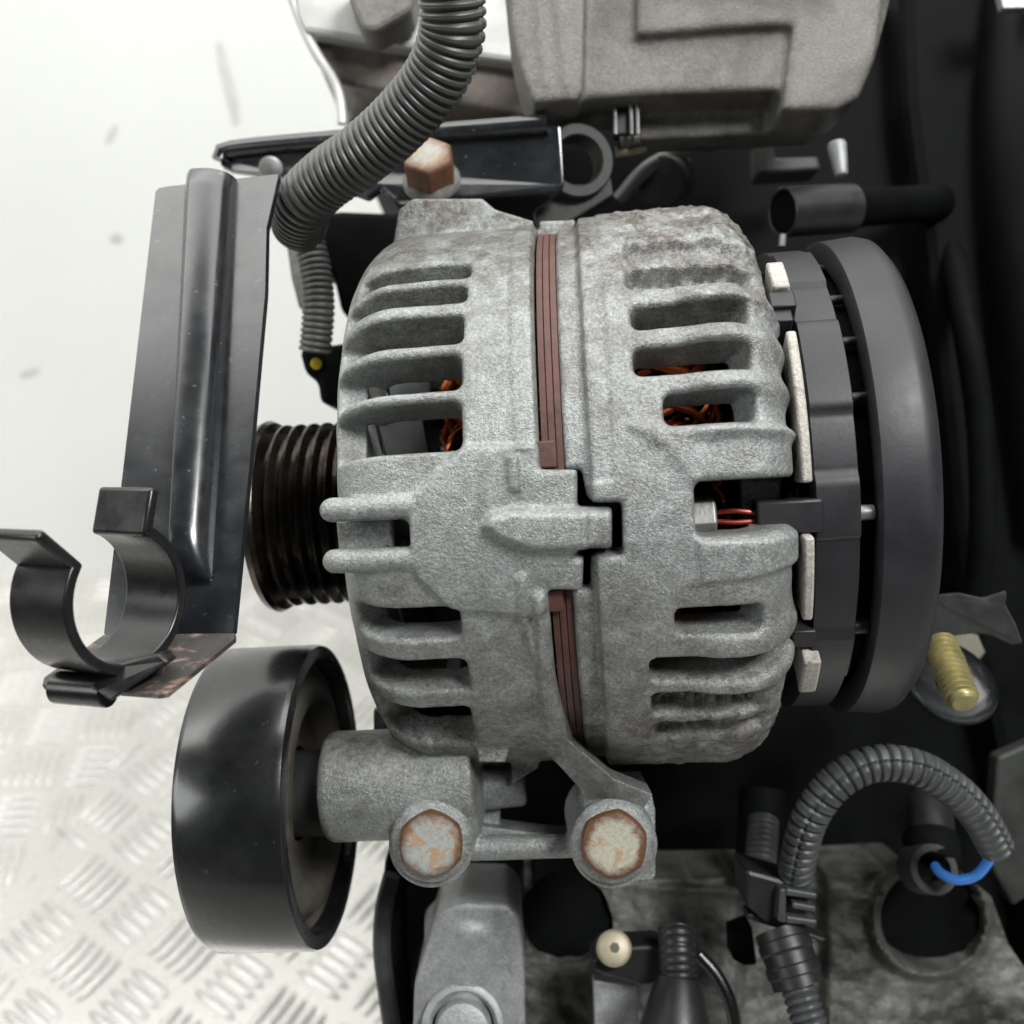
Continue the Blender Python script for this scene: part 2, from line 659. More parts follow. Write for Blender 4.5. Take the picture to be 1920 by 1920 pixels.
def wmesh(name, verts, faces, mat, parent=None, smooth=False, loc=None):
    me = bpy.data.meshes.new(name)
    me.from_pydata([tuple(v) for v in verts], [], faces)
    me.materials.append(mat)
    o = bpy.data.objects.new(name, me)
    COL.objects.link(o)
    if parent is not None:
        o.parent = parent
    if loc is not None:
        o.location = loc
    if smooth:
        me.shade_smooth()
    return o


def slab(name, poly, z0, z1, mat):
    n = len(poly)
    vs = [(x, y, z0) for x, y in poly] + [(x, y, z1) for x, y in poly]
    fs = [tuple(range(n))[::-1], tuple(range(n, 2 * n))] + [(i, (i + 1) % n, n + (i + 1) % n, n + i) for i in range(n)]
    return wmesh(name, vs, fs, mat)


# wall base line through two photo points
wa, wb = floor_pt(0, 1085), floor_pt(640, 1010)
wd = (wb - wa).normalized()
w0 = wa - wd * 1.2
w1 = wa + wd * 2.6
wn = Vector((-wd.y, wd.x, 0))
if wn.y < 0:
    wn = -wn
floor = slab('floor', [(-1.6, -0.9), (2.2, -0.9), (2.2, 1.9), (-1.6, 1.9)], -0.02, 0.0, TREAD)
floor['kind'] = 'structure'
wallp = [(w0.x, w0.y), (w1.x, w1.y), ((w1 + wn * 0.03).x, (w1 + wn * 0.03).y), ((w0 + wn * 0.03).x, (w0 + wn * 0.03).y)]
wall = slab('wall', wallp, -0.02, 1.9, WALLM)
wall['kind'] = 'structure'

# second tread plate lying on the first, its edge runs up the picture
ea, eb = floor_pt(5, 1770), floor_pt(235, 1415)
ed = (eb - ea).normalized()
e0 = ea - ed * 0.35
e1 = ea + ed * 0.33
er = Vector((ed.y, -ed.x, 0))
plate2 = slab('floor_plate', [(e0.x, e0.y), ((e0 + er * 1.0).x, (e0 + er * 1.0).y), ((e1 + er * 1.0).x, (e1 + er * 1.0).y), (e1.x, e1.y)], 0.001, 0.009, TREAD)
plate2['kind'] = 'structure'


def bar_mesh(L, w, h):
    vs, fs = [], []
    n, k = 9, 5
    for i in range(n):
        t = -1 + 2 * i / (n - 1)
        ww = w * math.sqrt(max(0.0, 1 - abs(t) ** 2.4)) + 0.0002
        hh = h * math.sqrt(max(0.0, 1 - t * t))
        for j in range(k):
            a = -1 + 2 * j / (k - 1)
            vs.append((t * L, a * ww, hh * (1 - a * a) - (0.0004 if abs(a) == 1 or abs(t) == 1 else 0)))
    for i in range(n - 1):
        for j in range(k - 1):
            fs.append((i * k + j, (i + 1) * k + j, (i + 1) * k + j + 1, i * k + j + 1))
    me = bpy.data.meshes.new('tread_bar')
    me.from_pydata(vs, [], fs)
    me.materials.append(TREAD)
    me.shade_smooth()
    return me


BAR = bar_mesh(0.0145, 0.0027, 0.0017)


def to_px(w):
    c = MI @ Vector(w)
    return 960 + c.x / -c.z * F, 960 - c.y / -c.z * F, -c.z


def tread(parent, z, ang, cell, pitch, keep, seed):
    r = math.radians(ang)
    ux = Vector((math.cos(r), math.sin(r), 0)); uy = Vector((-math.sin(r), math.cos(r), 0))
    cand = []
    for i in range(-40, 41):
        for j in range(-40, 41):
            c = Vector((-0.25, 0.35, z)) + ux * (i * cell) + uy * (j * cell)
            for k in range(5):
                off = (k - 2) * pitch
                if (i + j) % 2 == 0:
                    p = c + uy * off; rot = r
                else:
                    p = c + ux * off; rot = r + math.pi / 2
                x, y, d = to_px(p)
                if d > 0 and -60 < x < 780 and 1080 < y < 1990 and keep(p):
                    hid = (350 < x < 660 and 1240 < y < 1740) or (x > 700 and y < 1500) or (x > 735)
                    if not hid:
                        cand.append((d, p, rot))
    cand.sort(key=lambda t: t[0])
    rest = cand[300:]
    for d, p, rot in cand[:300]:
        o = bpy.data.objects.new('tread_bar', BAR)
        COL.objects.link(o)
        o.parent = parent
        o.location = p
        o.rotation_euler = (0, 0, rot)
    if rest:
        vs, fs = [], []
        bv = [v.co.copy() for v in BAR.vertices]
        bf = [tuple(pp.vertices) for pp in BAR.polygons]
        for d, p, rot in rest:
            R = Matrix.Rotation(rot, 4, 'Z')
            o = len(vs)
            vs += [p + R @ v for v in bv]
            fs += [tuple(a + o for a in f) for f in bf]
        o = wmesh('distant_tread', vs, fs, TREAD, parent, True)
        o['kind'] = 'stuff'


def right_of_edge(p):
    return (p - ea).dot(er) > 0.004 and -0.34 < (p - ea).dot(ed) < 0.325


tread(plate2, 0.009, -33, 0.0345, 0.0063, right_of_edge, 1)
tread(floor, 0.0, 3, 0.0345, 0.0063, lambda p: not ((p - ea).dot(er) > -0.004 and (p - ea).dot(ed) < 0.335) and (p - wa).dot(wn) < -0.01, 2)


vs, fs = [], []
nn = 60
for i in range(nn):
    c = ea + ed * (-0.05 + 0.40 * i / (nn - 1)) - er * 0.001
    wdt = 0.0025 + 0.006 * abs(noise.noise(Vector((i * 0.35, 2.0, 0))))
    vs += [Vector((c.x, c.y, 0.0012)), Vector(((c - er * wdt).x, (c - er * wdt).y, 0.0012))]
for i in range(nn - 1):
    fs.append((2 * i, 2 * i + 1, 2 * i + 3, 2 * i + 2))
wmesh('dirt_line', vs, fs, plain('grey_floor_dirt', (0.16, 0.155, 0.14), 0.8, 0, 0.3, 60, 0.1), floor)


def wall_pt(px, py):
    o, d = ray_w(px, py)
    t = (wa - o).dot(wn) / d.dot(wn)
    return o + d * t


def scuff(pts, wid):
    c = [wall_pt(*p) - wn * 0.0008 for p in pts]
    vs, fs = [], []
    n = len(c)
    for i in range(n):
        t = (c[min(n - 1, i + 1)] - c[max(0, i - 1)]).normalized()
        sd = t.cross(wn).normalized() * wid * (0.35 + 0.65 * math.sin(math.pi * (i + 0.4) / (n - 0.2)))
        vs += [c[i] - sd, c[i] + sd]
    for i in range(n - 1):
        fs.append((2 * i, 2 * i + 1, 2 * i + 3, 2 * i + 2))
    o = wmesh('scuff_mark', vs, fs, SCUFF, wall)
    return o


scuff([(410, 78), (418, 120), (430, 165), (438, 200), (443, 230)], 0.0026)
scuff([(218, 232), (208, 248), (200, 264)], 0.0016)
scuff([(206, 443), (216, 446), (228, 440)], 0.0026)
scuff([(38, 703), (55, 697), (72, 690)], 0.0018)

# ------------------------------------------------------------------ alternator
alternator = thing('alternator', 'grey cast aluminium alternator with vented ribbed housing in the centre of the engine', 'alternator', A0)

# ---- front housing
Rf = 63.6
SF, RS = -51.0, 14.0                       # front face, shoulder radius
s_cyl = SF + RS
step = 0.5
prof = []                                   # (S unrolled, s, r)
S = -92.0
# build profile from split towards face
s_tab_end = q(1150, 990)[0] + 0.5
svals = np.arange(s_cyl, s_tab_end + step, step)
arc_n = int(RS * math.pi / 2 / step)
face_n = int((Rf - RS - 21) / 1.5)
pr = []
for i in range(face_n):
    t = i / face_n
    r = 21 + (Rf - RS - 21) * t
    pr.append((s_cyl - RS * math.pi / 2 - (Rf - RS - r), SF, r))
for i in range(arc_n):
    t = (i / arc_n) * math.pi / 2
    pr.append((s_cyl - RS * (math.pi / 2 - t), SF + RS - RS * math.cos(t), Rf - RS + RS * math.sin(t)))
for s in svals:
    pr.append((s, s, Rf))
pr = np.array(pr)
NP = 800
phi = np.linspace(-math.pi, math.pi, NP, endpoint=False)
Sg = np.repeat(pr[:, 0][:, None], NP, 1)
sg = np.repeat(pr[:, 1][:, None], NP, 1)
rg = np.repeat(pr[:, 2][:, None], NP, 1)
Pg = np.repeat(phi[None, :], len(pr), 0)
Yg = Pg * 64.0


def rowy(px, py):
    return q(px, py)[1]


def slot_px(x_end, y_top, y_bot, s_left, at=None):
    x = at or x_end
    s1 = q(x_end, (y_top + y_bot) / 2)[0]
    ya, yb = q(x, y_top)[1], q(x, y_bot)[1]
    return (s_left, s1, yb, ya)


s_gap = q(1004, 700, 63.6)[0]
mat_f = s_gap - Sg                                   # >0 material
tabs = [
    [(985, 880), (1082, 880), (1082, 1046), (1094, 1046), (1092, 1105), (985, 1105)],
    [(985, 951), (1147, 951), (1147, 1030), (985, 1030)],
    [(1000, 1090), (1020, 1110), (1034, 1240), (1052, 1330), (1082, 1410), (985, 1425), (970, 1200)],
]
for tpoly in tabs:
    mat_f = np.maximum(mat_f, sd_poly(Sg, Yg, qpoly(tpoly)))
SL = s_cyl - 16.5
fslots = [
    slot_px(882, 488, 514, SL + 6), slot_px(875, 527, 560, SL + 2), slot_px(868, 584, 638, SL),
    slot_px(864, 660, 727, SL), slot_px(865, 748, 842, SL),
    slot_px(768, 974, 1036, SL - 1),
    slot_px(863, 1140, 1200, SL + 4), slot_px(878, 1240, 1300, SL + 4), slot_px(888, 1330, 1400, SL + 4),
    ]
# hidden far side: repeat slots round the ring
for k in range(9):
    a = math.radians(112 + k * 15) * 64
    fslots.append((SL, -25, a, a + 8))
slotd = np.full(Sg.shape, 1e9)
for s0, s1, y0, y1 in fslots:
    slotd = np.minimum(slotd, sd_rrect(Sg, Yg, s0, s1, y0, y1, 1.6))
mat_f = np.minimum(mat_f, slotd)
h = np.zeros(Sg.shape)
pad = qpoly([(872, 838), (778, 928), (769, 972), (769, 1036), (786, 1082), (848, 1142), (1000, 1150), (1100, 1110), (1100, 870), (1000, 838)])
h += 1.4 * sstep(sd_poly(Sg, Yg, pad), -0.9, 0.5)
boss = qpoly([(905, 985), (918, 962), (960, 951), (1160, 951), (1160, 1029), (1000, 1032), (930, 1010)])
h += 2.6 * sstep(sd_poly(Sg, Yg, boss), -0.5, 1.5)
s958 = q(957, 650)[0]; s1000 = q(1000, 650)[0]
up = Yg > q(1000, 845)[1]
h += np.where(up, 0.45 * sstep(Sg, s958 - 0.3, s958 + 0.3), 0)
h -= np.where(up, 0.8 * sstep(Sg, s1000 - 0.25, s1000 + 0.1), 0)
strip = qpoly([(952, 856), (974, 856), (974, 924), (956, 920)])
h += 1.0 * sstep(sd_poly(Sg, Yg, strip), -0.2, 0.35)
strip2 = qpoly([(966, 1078), (982, 1070), (988, 1085), (992, 1160), (1006, 1245), (992, 1225), (974, 1150)])
h += 1.0 * sstep(sd_poly(Sg, Yg, strip2), -0.2, 0.4)
ridge = qpoly([(1000, 1110), (1020, 1110), (1032, 1230), (1056, 1330), (1085, 1420), (1040, 1425), (1010, 1300)])
h += 1.6 * sstep(sd_poly(Sg, Yg, ridge), -1.0, 1.2)
h += 0.22 * fbm(Sg[::2, ::2], Yg[::2, ::2], 0.12).repeat(2, 0).repeat(2, 1)[:Sg.shape[0], :Sg.shape[1]]
# ribs between slots swell a little
h -= edge_round(mat_f, 1.0)
# rounding normal direction: radial on cylinder, axial on face -> use profile normal
tn = np.gradient(pr[:, 1:], axis=0)
tn /= np.linalg.norm(tn, axis=1)[:, None] + 1e-9
nrm_s = -tn[:, 1]; nrm_r = tn[:, 0]                   # outward normal (s,r)
so = sg + h * nrm_s[:, None]; ro = rg + h * nrm_r[:, None]
TH = 9.5
th = np.where(Sg > s_gap - 3, 6.0, np.where(Sg > s_cyl - 14, np.where(Yg < 0, 7.0, TH), 6.0))
si = sg - th * nrm_s[:, None]; ri = np.maximum(rg - th * nrm_r[:, None], 15)


def to3(s, p, r):
    a0 = np.array(A0); ax = np.array(AX); nv = np.array(NV); uv = np.array(UV)
    return a0 + s[..., None] * ax + (r * np.cos(p))[..., None] * nv + (r * np.sin(p))[..., None] * uv


mb = shell_grid(to3(so, Pg, ro), to3(si, Pg, ri), mat_f)


def capsule(mb, a, b, r, seg=18):
    a = Vector(a); b = Vector(b)
    d = b - a; L = d.length
    p = []
    for i in range(5):
        t = math.pi / 2 * i / 4
        p.append((-r * math.cos(t), max(0.05, r * math.sin(t))))
    for i in range(5):
        t = math.pi / 2 * (1 - i / 4)
        p.append((L + r * math.cos(t), max(0.05, r * math.sin(t))))
    return mb.lathe(a, d, p, seg)


def onq(px, py, r, R=64):
    s, y = q(px, py, R)
    return alt(s, y / R, r)


# two long lug ribs over the front edge
for (y, x0, x1) in ((957, 616, 770), (1058, 622, 782)):
    capsule(mb, onq(x0, y, 61.5), onq(x1, y - 8, 62.8), 2.35)
# upper lug that carries the rusty bolt
mb.pp([(748, 392), (775, 372), (905, 372), (928, 392), (1000, 414), (1000, 470), (735, 470)], 236, 26)
mb.pp([(1012, 414), (1079, 411), (1080, 440), (1012, 446)], 238, 20)
# ---- lower ears: idler boss, two bolt lugs, arm, webs
b0 = P(617, 1474, 236)
b1 = b0 + AX * 35.0
mb.cyl(b0, b1, 12.4, 40, 1.6)
L1 = P(808, 1588, 222); L2 = P(1152, 1588, 219)
mb.cyl(L1, L1 + Vector((0, 0.5, -26)), 9.3, 40, 1.0)
mb.cyl(L2, L2 + Vector((0, 0.5, -26)), 9.4, 40, 1.0)
mb.pp([(1150, 1490), (1222, 1488), (1229, 1520), (1230, 1640), (1222, 1652), (1150, 1652)], 227, 20)
mb.pp([(985, 1230), (1026, 1222), (1040, 1290), (1066, 1388), (1150, 1460), (1224, 1490), (1180, 1560), (1094, 1530), (1090, 1482), (1012, 1396), (1000, 1330)],
      [203, 201, 205, 210, 214, 219, 226, 226, 222, 215, 209], 9)
mb.tube([P(860, 1590, 234), P(1120, 1585, 232)], [3.0, 2.6], 12)
mb.pp([(890, 1548), (1095, 1572), (1095, 1592), (890, 1600)], 240, 8)
mb.pp([(892, 1320), (955, 1326), (958, 1400), (948, 1430), (896, 1428)], 219, 22)
mb.pp([(700, 1330), (890, 1345), (890, 1400), (860, 1420), (700, 1405)], 246, 20)
mb.pp([(955, 1340), (1015, 1330), (1010, 1440), (960, 1470)], 234, 14)
mb.pp([(840, 1480), (905, 1460), (940, 1500), (935, 1570), (880, 1580)], 243, 14)
mb.cyl(P(905, 1478, 242), P(985, 1470, 242), 5.0, 20, 1.0)
fh = obj('front_housing', mb, ALU, alternator, remesh=0.42, relax=1)

# ---- rear housing
Rr = 64.6
SR, RSR = 36.2, 11.0
s_skirt = q(1049, 700, 63)[0]
s_step = q(1096, 700, 64)[0]
pr = []
for s in np.arange(s_skirt, SR - RSR, step):
    pr.append((s, s, Rr))
arc_n = int(RSR * math.pi / 2 / step)
for i in range(arc_n + 1):
    t = i / arc_n * math.pi / 2
    pr.append((SR - RSR + RSR * t, SR - RSR + RSR * math.sin(t), Rr - RSR + RSR * math.cos(t)))
for i in range(1, 8):
    pr.append((SR - RSR + RSR * math.pi / 2 + i * 2, SR, Rr - RSR - i * 2))
pr = np.array(pr)
Sg = np.repeat(pr[:, 0][:, None], NP, 1); sg = np.repeat(pr[:, 1][:, None], NP, 1)
rg = np.repeat(pr[:, 2][:, None], NP, 1); Pg = np.repeat(phi[None, :], len(pr), 0); Yg = Pg * 64.0
mat_r = np.minimum(Sg - s_skirt + 0.01, pr[-1, 0] + 1 - Sg)
# skirt is absent where the front tabs reach across
notch = sd_poly(Sg, Yg, qpoly([(1000, 878), (1090, 878), (1100, 930), (1112, 942), (1166, 942), (1168, 1041), (1122, 1041), (1108, 1050), (1108, 1110), (1000, 1110)]))
mat_r = np.minimum(mat_r, -notch)
re = SR - RSR + 9.0


def rslot(x0, x1, y0, y1, at=1300):
    return (q(x0, (y0 + y1) / 2)[0], q(x1, (y0 + y1) / 2)[0], q(at, y1)[1], q(at, y0)[1])


shal = [(rslot(1184, 1330, 403, 430), 1.6), (rslot(1169, 1400, 457, 487), 2.8), (rslot(1172, 1425, 508, 540), 4.0), (rslot(1220, 1430, 1292, 1334), 4.5), (rslot(1228, 1440, 1345, 1372), 3.2)]
rs = [rslot(1182, 1405, 572, 614), rslot(1186, 1412, 650, 701),
      rslot(1243, 1420, 738, 798), rslot(1264, 1432, 1137, 1186), rslot(1217, 1600, 1228, 1272), rslot(1302, 1640, 903, 1009)]
for k in range(10):
    a = math.radians(108 + k * 15) * 64
    rs.append((12, 34, a, a + 8))
sl = np.full(Sg.shape, 1e9)
for a, b, c, d in rs:
    sl = np.minimum(sl, sd_rrect(Sg, Yg, a, b, c, d, 1.6))
mat_r = np.minimum(mat_r, sl)
h = np.zeros(Sg.shape)
h -= 2.2 * (1 - sstep(Sg, s_step - 0.4, s_step + 0.5))
s1140 = q(1138, 650)[0]
h += np.where(Yg > q(1138, 900)[1], 0.5 * sstep(Sg, s1140 - 0.3, s1140 + 0.2), 0.5)
# rear end scalloped between the ribs
for (ya, yb) in ((545, 575), (614, 652), (701, 740), (800, 815), (1186, 1230), (1272, 1292)):
    y1_, y0_ = q(1380, ya)[1], q(1380, yb)[1]
    band = np.exp(-((Yg - (y0_ + y1_) / 2) / (abs(y1_ - y0_) * 0.55 + 0.5)) ** 2)
    h += 1.3 * band * sstep(Sg, 16, 22)
blk = qpoly([(1306, 1006), (1640, 1006), (1640, 1090), (1480, 1074), (1310, 1092)])
h += 1.2 * sstep(sd_poly(Sg, Yg, blk), -0.5, 1.0)
blk = qpoly([(1180, 800), (1640, 800), (1640, 905), (1300, 905), (1250, 840)])
h += 0.7 * sstep(sd_poly(Sg, Yg, blk), -1.5, 1.0)
crust = np.clip((Yg - q(1300, 640)[1]) / 18.0, 0, 1) * sstep(Sg, 4, 9)
fb = fbm(Sg[::1, ::2], Yg[::1, ::2], 0.35, 5).repeat(2, 1)[:, :NP]
fb2 = fbm(Sg[::1, ::2], Yg[::1, ::2], 0.9, 9).repeat(2, 1)[:, :NP]
low = sstep(-Yg, 40, 52) * sstep(Sg, 8, 12)
h += crust * (0.75 * fb + 0.55 * fb2) + 0.12 * fb + low * (0.5 * fb + 0.5 * fb2)
for (a, b, c, d), dp in shal:
    h -= dp * (1 - sstep(sd_rrect(Sg, Yg, a, b, c, d, 1.6), -1.1, 0.5)) * (0.9 + 0.5 * fb2)
h -= edge_round(mat_r, 1.0)
tn = np.gradient(pr[:, 1:], axis=0); tn /= np.linalg.norm(tn, axis=1)[:, None] + 1e-9
nrm_s = -tn[:, 1]; nrm_r = tn[:, 0]
so = sg + h * nrm_s[:, None]; ro = rg + h * nrm_r[:, None]
th = np.where(Sg < s_step + 2, 5.0, 7.6)
si = sg - th * nrm_s[:, None]; ri = np.maximum(rg - th * nrm_r[:, None], 30)
mb = shell_grid(to3(so, Pg, ro), to3(si, Pg, ri), mat_r)
obj('rear_housing', mb, ALU_CRUST, alternator, remesh=0.42, relax=1)

# ---- stator: stack of brown laminations seen in the split
sa, sb = q(1009, 700, 62.0)[0], q(1050, 700, 62.0)[0]
nl = 3
for i in range(nl):
    a = sa + (sb - sa) * i / nl; b = sa + (sb - sa) * (i + 1) / nl - 0.12
    r = 61.6 + (0.12 if i == 1 else 0)
    mb = MB().lathe(A0, AX, [(a, 57), (a, r - 0.1), (a + 0.1, r), (b - 0.1, r), (b, r - 0.1), (b, 57)], 180, True)
    obj('stator_lamination', mb, LAMIN, alternator)


def arc_block(s0, s1, y0, y1, r0, r1, R=64.0, n=10):
    """block on the cylinder between unrolled y0..y1 (mm), radii r0..r1"""
    mb = MB()
    vs, fs = [], []
    for i in range(n + 1):
        p = (y0 + (y1 - y0) * i / n) / R
        for (s, r) in ((s0, r0), (s1, r0), (s1, r1), (s0, r1)):
            vs.append(alt(s, p, r))
    for i in range(n):
        for k in range(4):
            k2 = (k + 1) % 4
            fs.append((i * 4 + k, i * 4 + k2, (i + 1) * 4 + k2, (i + 1) * 4 + k))
    fs.append((3, 2, 1, 0)); fs.append((n * 4, n * 4 + 1, n * 4 + 2, n * 4 + 3))
    return mb.add(vs, fs)


def arc_px(x0, x1, ya, yb, r0, r1, at=None):
    s0 = q(x0, (ya + yb) / 2, r1)[0]; s1 = q(x1, (ya + yb) / 2, r1)[0]
    xm = at or (x0 + x1) / 2
    k = 64.0
    return arc_block(s0, s1, q(xm, yb, r1)[1] / r1 * k, q(xm, ya, r1)[1] / r1 * k, r0, r1)


obj('stator_clip', arc_px(1005, 1043, 826, 877, 60, 63.2), LAMIN, alternator, bevel=0.3)
obj('stator_clip', arc_px(1020, 1056, 1106, 1148, 60, 63.0), LAMIN, alternator, bevel=0.3)

# ---- inside: rotor, fan, copper
obj('rotor', MB().lathe(A0, AX, [(-34, 8), (-30, 36), (-26, 38), (28, 38), (32, 36), (36, 8)], 64), DARK, alternator)
fan = obj('fan', MB().lathe(A0, AX, [(-46, 10), (-45.8, 36), (-44.5, 36), (-44.5, 10)], 48, True), FAN, alternator)
for k in range(14):
    t = 2 * math.pi * k / 14 + 0.2
    c0 = alt(-44, t, 32); c1 = alt(-44, t + 0.22, 47)
    m2 = MB().prism([c0, c1, c1 + AX * 9, c0 + AX * 9], (alt(-44, t + math.pi / 2, 1.0) - A0 + AX * 44).normalized() * 0.9)
    obj('fan_blade', m2, FAN, fan)


def winding(s0, s1, r0, r1, n, seed):
    rn = random.Random(seed)
    mb = MB()
    for k in range(n):
        t0 = 2 * math.pi * k / n
        r = rn.uniform(r0, r1); sw = rn.uniform(0.9, 1.0)
        d = 1 if s1 > s0 else -1
        pts = []
        span = 0.62
        for i in range(7):
            u = i / 6
            bulge = math.sin(math.pi * u) ** 0.6
            pts.append(alt(s0 + (s1 - s0) * bulge * sw, t0 + span * (u - 0.5), r + 0.4 * math.sin(u * 6 + k)))
        mb.tube(pts, 0.75, 6)
    return mb


w1 = obj('copper_winding', winding(-6, -31, 40, 46.5, 170, 3), COPPER, alternator); w1['kind'] = 'stuff'
w2 = obj('copper_winding', winding(10, 26, 40, 47, 170, 4), COPPER, alternator); w2['kind'] = 'stuff'
obj('stator_core', MB().lathe(A0, AX, [(sa, 44), (sa, 56.9), (sb, 56.9), (sb, 44)], 96, True), DARK2, alternator)

obj('oxide_web', arc_px(632, 738, 972, 1040, 48, 57.0), ALU_CRUST, alternator, bevel=0.8)

# ---- ribbed drive pulley
prof = [(-82.0, 8), (-82.0, 20.5), (-81.2, 23.4), (-79.6, 24.0), (-78.4, 23.4), (-77.8, 21.4)]
for i in range(6):
    s = -77.2 + i * 3.45
    prof += [(s, 20.4), (s + 0.5, 20.4), (s + 1.45, 22.6), (s + 2.05, 22.6), (s + 3.0, 20.4)]
prof += [(-55.6, 21.2), (-55.0, 23.2), (-53.0, 23.2), (-52.4, 21.5), (-52.4, 8)]
pu = obj('drive_pulley', MB().lathe(A0 + UV * -1.5, AX, prof, 96), PULLEY, alternator, smooth=28)
obj('shaft', MB().lathe(A0 + UV * -1.5, AX, [(-84, 5.5), (-83.6, 6.5), (-45, 6.5)], 24), STEEL, alternator)

# ---- rear end: heat-sink plates, covers, studs, leads
for (ya, yb) in ((622, 906), (1008, 1162)):
    obj('heat_sink_plate', arc_block(38.4, 40.4, q(1490, yb, 57)[1] / 57 * 64, q(1490, ya, 57)[1] / 57 * 64, 50, 57.6, n=24), SINK, alternator, bevel=0.5)
obj('heat_sink_plate', arc_block(37.5, 41.0, 46, 56, 50, 58.5, n=10), SINK, alternator, bevel=0.5)
obj('heat_sink_plate', arc_block(39.5, 43.0, -56, -44, 50, 57.5, n=10), SINK, alternator, bevel=0.5)


def ring_fn(segs):
    def rf(s, t, r):
        return r
    return rf


NPc = 360
ph = np.linspace(-math.pi, math.pi, NPc, endpoint=False)
ss = np.array([41.4, 41.6, 44, 47, 49.6, 49.8])
Sg = np.repeat(ss[:, None], NPc, 1); Pg = np.repeat(ph[None, :], len(ss), 0); Yg = Pg * 54
rr = np.full(Sg.shape, 53.6)
ystep = [q(1565, y, 53)[1] for y in (480, 540, 605, 772, 892, 1010, 1180, 1260)]
for i, y in enumerate(ystep):
    rr += (0.9 if i % 2 == 0 else -0.9) * sstep(-Yg * 53 / 54, -y - 0.6, -y + 0.6)
    rr -= 0.35 * np.exp(-((Yg * 53 / 54 - y) / 0.5) ** 2)
rr[0] -= 0.3; rr[-1] -= 0.3
mb = shell_grid(to3(Sg, Pg, rr), to3(Sg, Pg, np.full(Sg.shape, 46.0)), np.ones(Sg.shape))
rc = obj('rear_cover', mb, COVER, alternator, smooth=40)
obj('cover_core', MB().lathe(A0, AX, [(37.2, 12), (37.2, 48), (38.8, 48), (38.8, 49), (41.2, 49), (55, 48), (55, 12)], 96), DARK, alternator)
obj('end_cap', MB().lathe(A0, AX, [(53.4, 50), (53.4, 54.6), (53.8, 55.2), (61.2, 55.8), (63.6, 55.2), (65.2, 53.4), (65.6, 50), (65.6, 10), (64.2, 10), (64.2, 50)], 128, True), COVER, alternator, smooth=40)
for y in (962, 1180):
    s, yy = q(1632, y, 52)
    obj('stud', MB().cyl(alt(49, yy / 52, 51.0), alt(53, yy / 52, 51.0), 1.5, 14, 0.3), STEEL if y == 962 else COVER, alternator)
for y in (500, 560, 640, 745):
    s, yy = q(1600, y, 50)
    obj('spacer', MB().cyl(alt(48.5, yy / 50, 50.0), alt(54, yy / 50, 50.0), 1.0, 12, 0.2), COVER, alternator)
obj('lead_guide', arc_px(1420, 1545, 938, 1002, 47, 55.0), COVER, alternator, bevel=0.6)
obj('cover_clip', arc_px(1442, 1492, 545, 574, 47, 57.5), COVER, alternator, bevel=0.4)
obj('cover_clip', arc_px(1446, 1486, 577, 602, 47, 56.5), COVER, alternator, bevel=0.4)
obj('cover_clip', arc_px(1486, 1530, 1185, 1215, 47, 54.5), COVER, alternator, bevel=0.4)
obj('cover_clip', arc_px(1500, 1548, 1316, 1352, 47, 52.5), DARK2, alternator, bevel=0.4)
for y in (966, 980):
    a = onq(1330, y, 52.5, 55); b = onq(1430, y, 52.5, 55)
    obj('lead_wire', MB().tube(spline([a, (a + b) / 2 + NV * 0.3 + UV * (-0.4 if y > 970 else 0.5), b], 1.0), 0.55, 10), REDWIRE, alternator)
s, yy = q(1326, 972, 57)
hx = MB()
c0 = alt(q(1308, 972, 57)[0] - 2, yy / 57, 56.0); c1 = alt(q(1342, 972, 57)[0], yy / 57, 56.0)
hx.lathe(c0, AX, [(0, 4.0), (0, 4.2), ((c1 - c0).length - 0.4, 4.2), ((c1 - c0).length, 3.8)], 6)
obj('through_bolt', hx, STEEL, alternator, smooth=0, bevel=0.2)

# ------------------------------------------------------------------ bolts
def hex_bolt(name, label, face_c, axis, af, head_h, flange_r, mat, flange_mat, rot=0.0, flange_h=1.6, wear=0.35):
    axis = Vector(axis).normalized()
    t = thing(name, label, 'bolt', face_c, 'rusty mounting bolts')
    mb = MB()
    u = axis.orthogonal().normalized(); w = axis.cross(u)
    r = af / 2 / math.cos(math.pi / 6)
    K = 72

    def ring(f, z, rounding):
        out = []
        for i in range(K):
            a = 2 * math.pi * i / K
            hexr = (af / 2) / math.cos((a + math.pi / 6) % (math.pi / 3) - math.pi / 6)
            rr = (hexr * (1 - rounding) + af / 2 * 1.05 * rounding) * f
            rr *= 1 + 0.02 * noise.noise(Vector((math.cos(a) * 2.5, math.sin(a) * 2.5, face_c.x + z)))
            out.append(face_c + axis * (z + 0.12 * noise.noise(Vector((math.cos(a) * 1.5 * f, math.sin(a) * 1.5 * f, face_c.x)))) + (u * math.cos(rot + a) + w * math.sin(rot + a)) * rr)
        return out
    rings = [ring(0.25, 0.05, 1), ring(0.6, 0.02, 0.9), ring(0.84, 0, wear + 0.25 * (1 - wear)), ring(0.93, -0.25, wear), ring(0.985, -0.8, wear * 0.9), ring(1.0, -1.4, wear * 0.8), ring(1.0, -head_h, wear * 0.8)]
    vs = sum(rings, [])
    fs = [tuple(range(K))]
    for j in range(len(rings) - 1):
        fs += [(j * K + i, j * K + (i + 1) % K, (j + 1) * K + (i + 1) % K, (j + 1) * K + i) for i in range(K)]
    fs.append(tuple(range((len(rings) - 1) * K, len(rings) * K))[::-1])
    mb.add(vs, fs)
    obj('head', mb, mat, t, smooth=60)
    fl = MB().lathe(face_c - axis * (head_h + flange_h), axis, [(0, flange_r), (flange_h * 0.5, flange_r), (flange_h, flange_r * 0.93), (flange_h + 0.8, r * 0.9)], 40)
    obj('flange', fl, flange_mat, t)
    return t


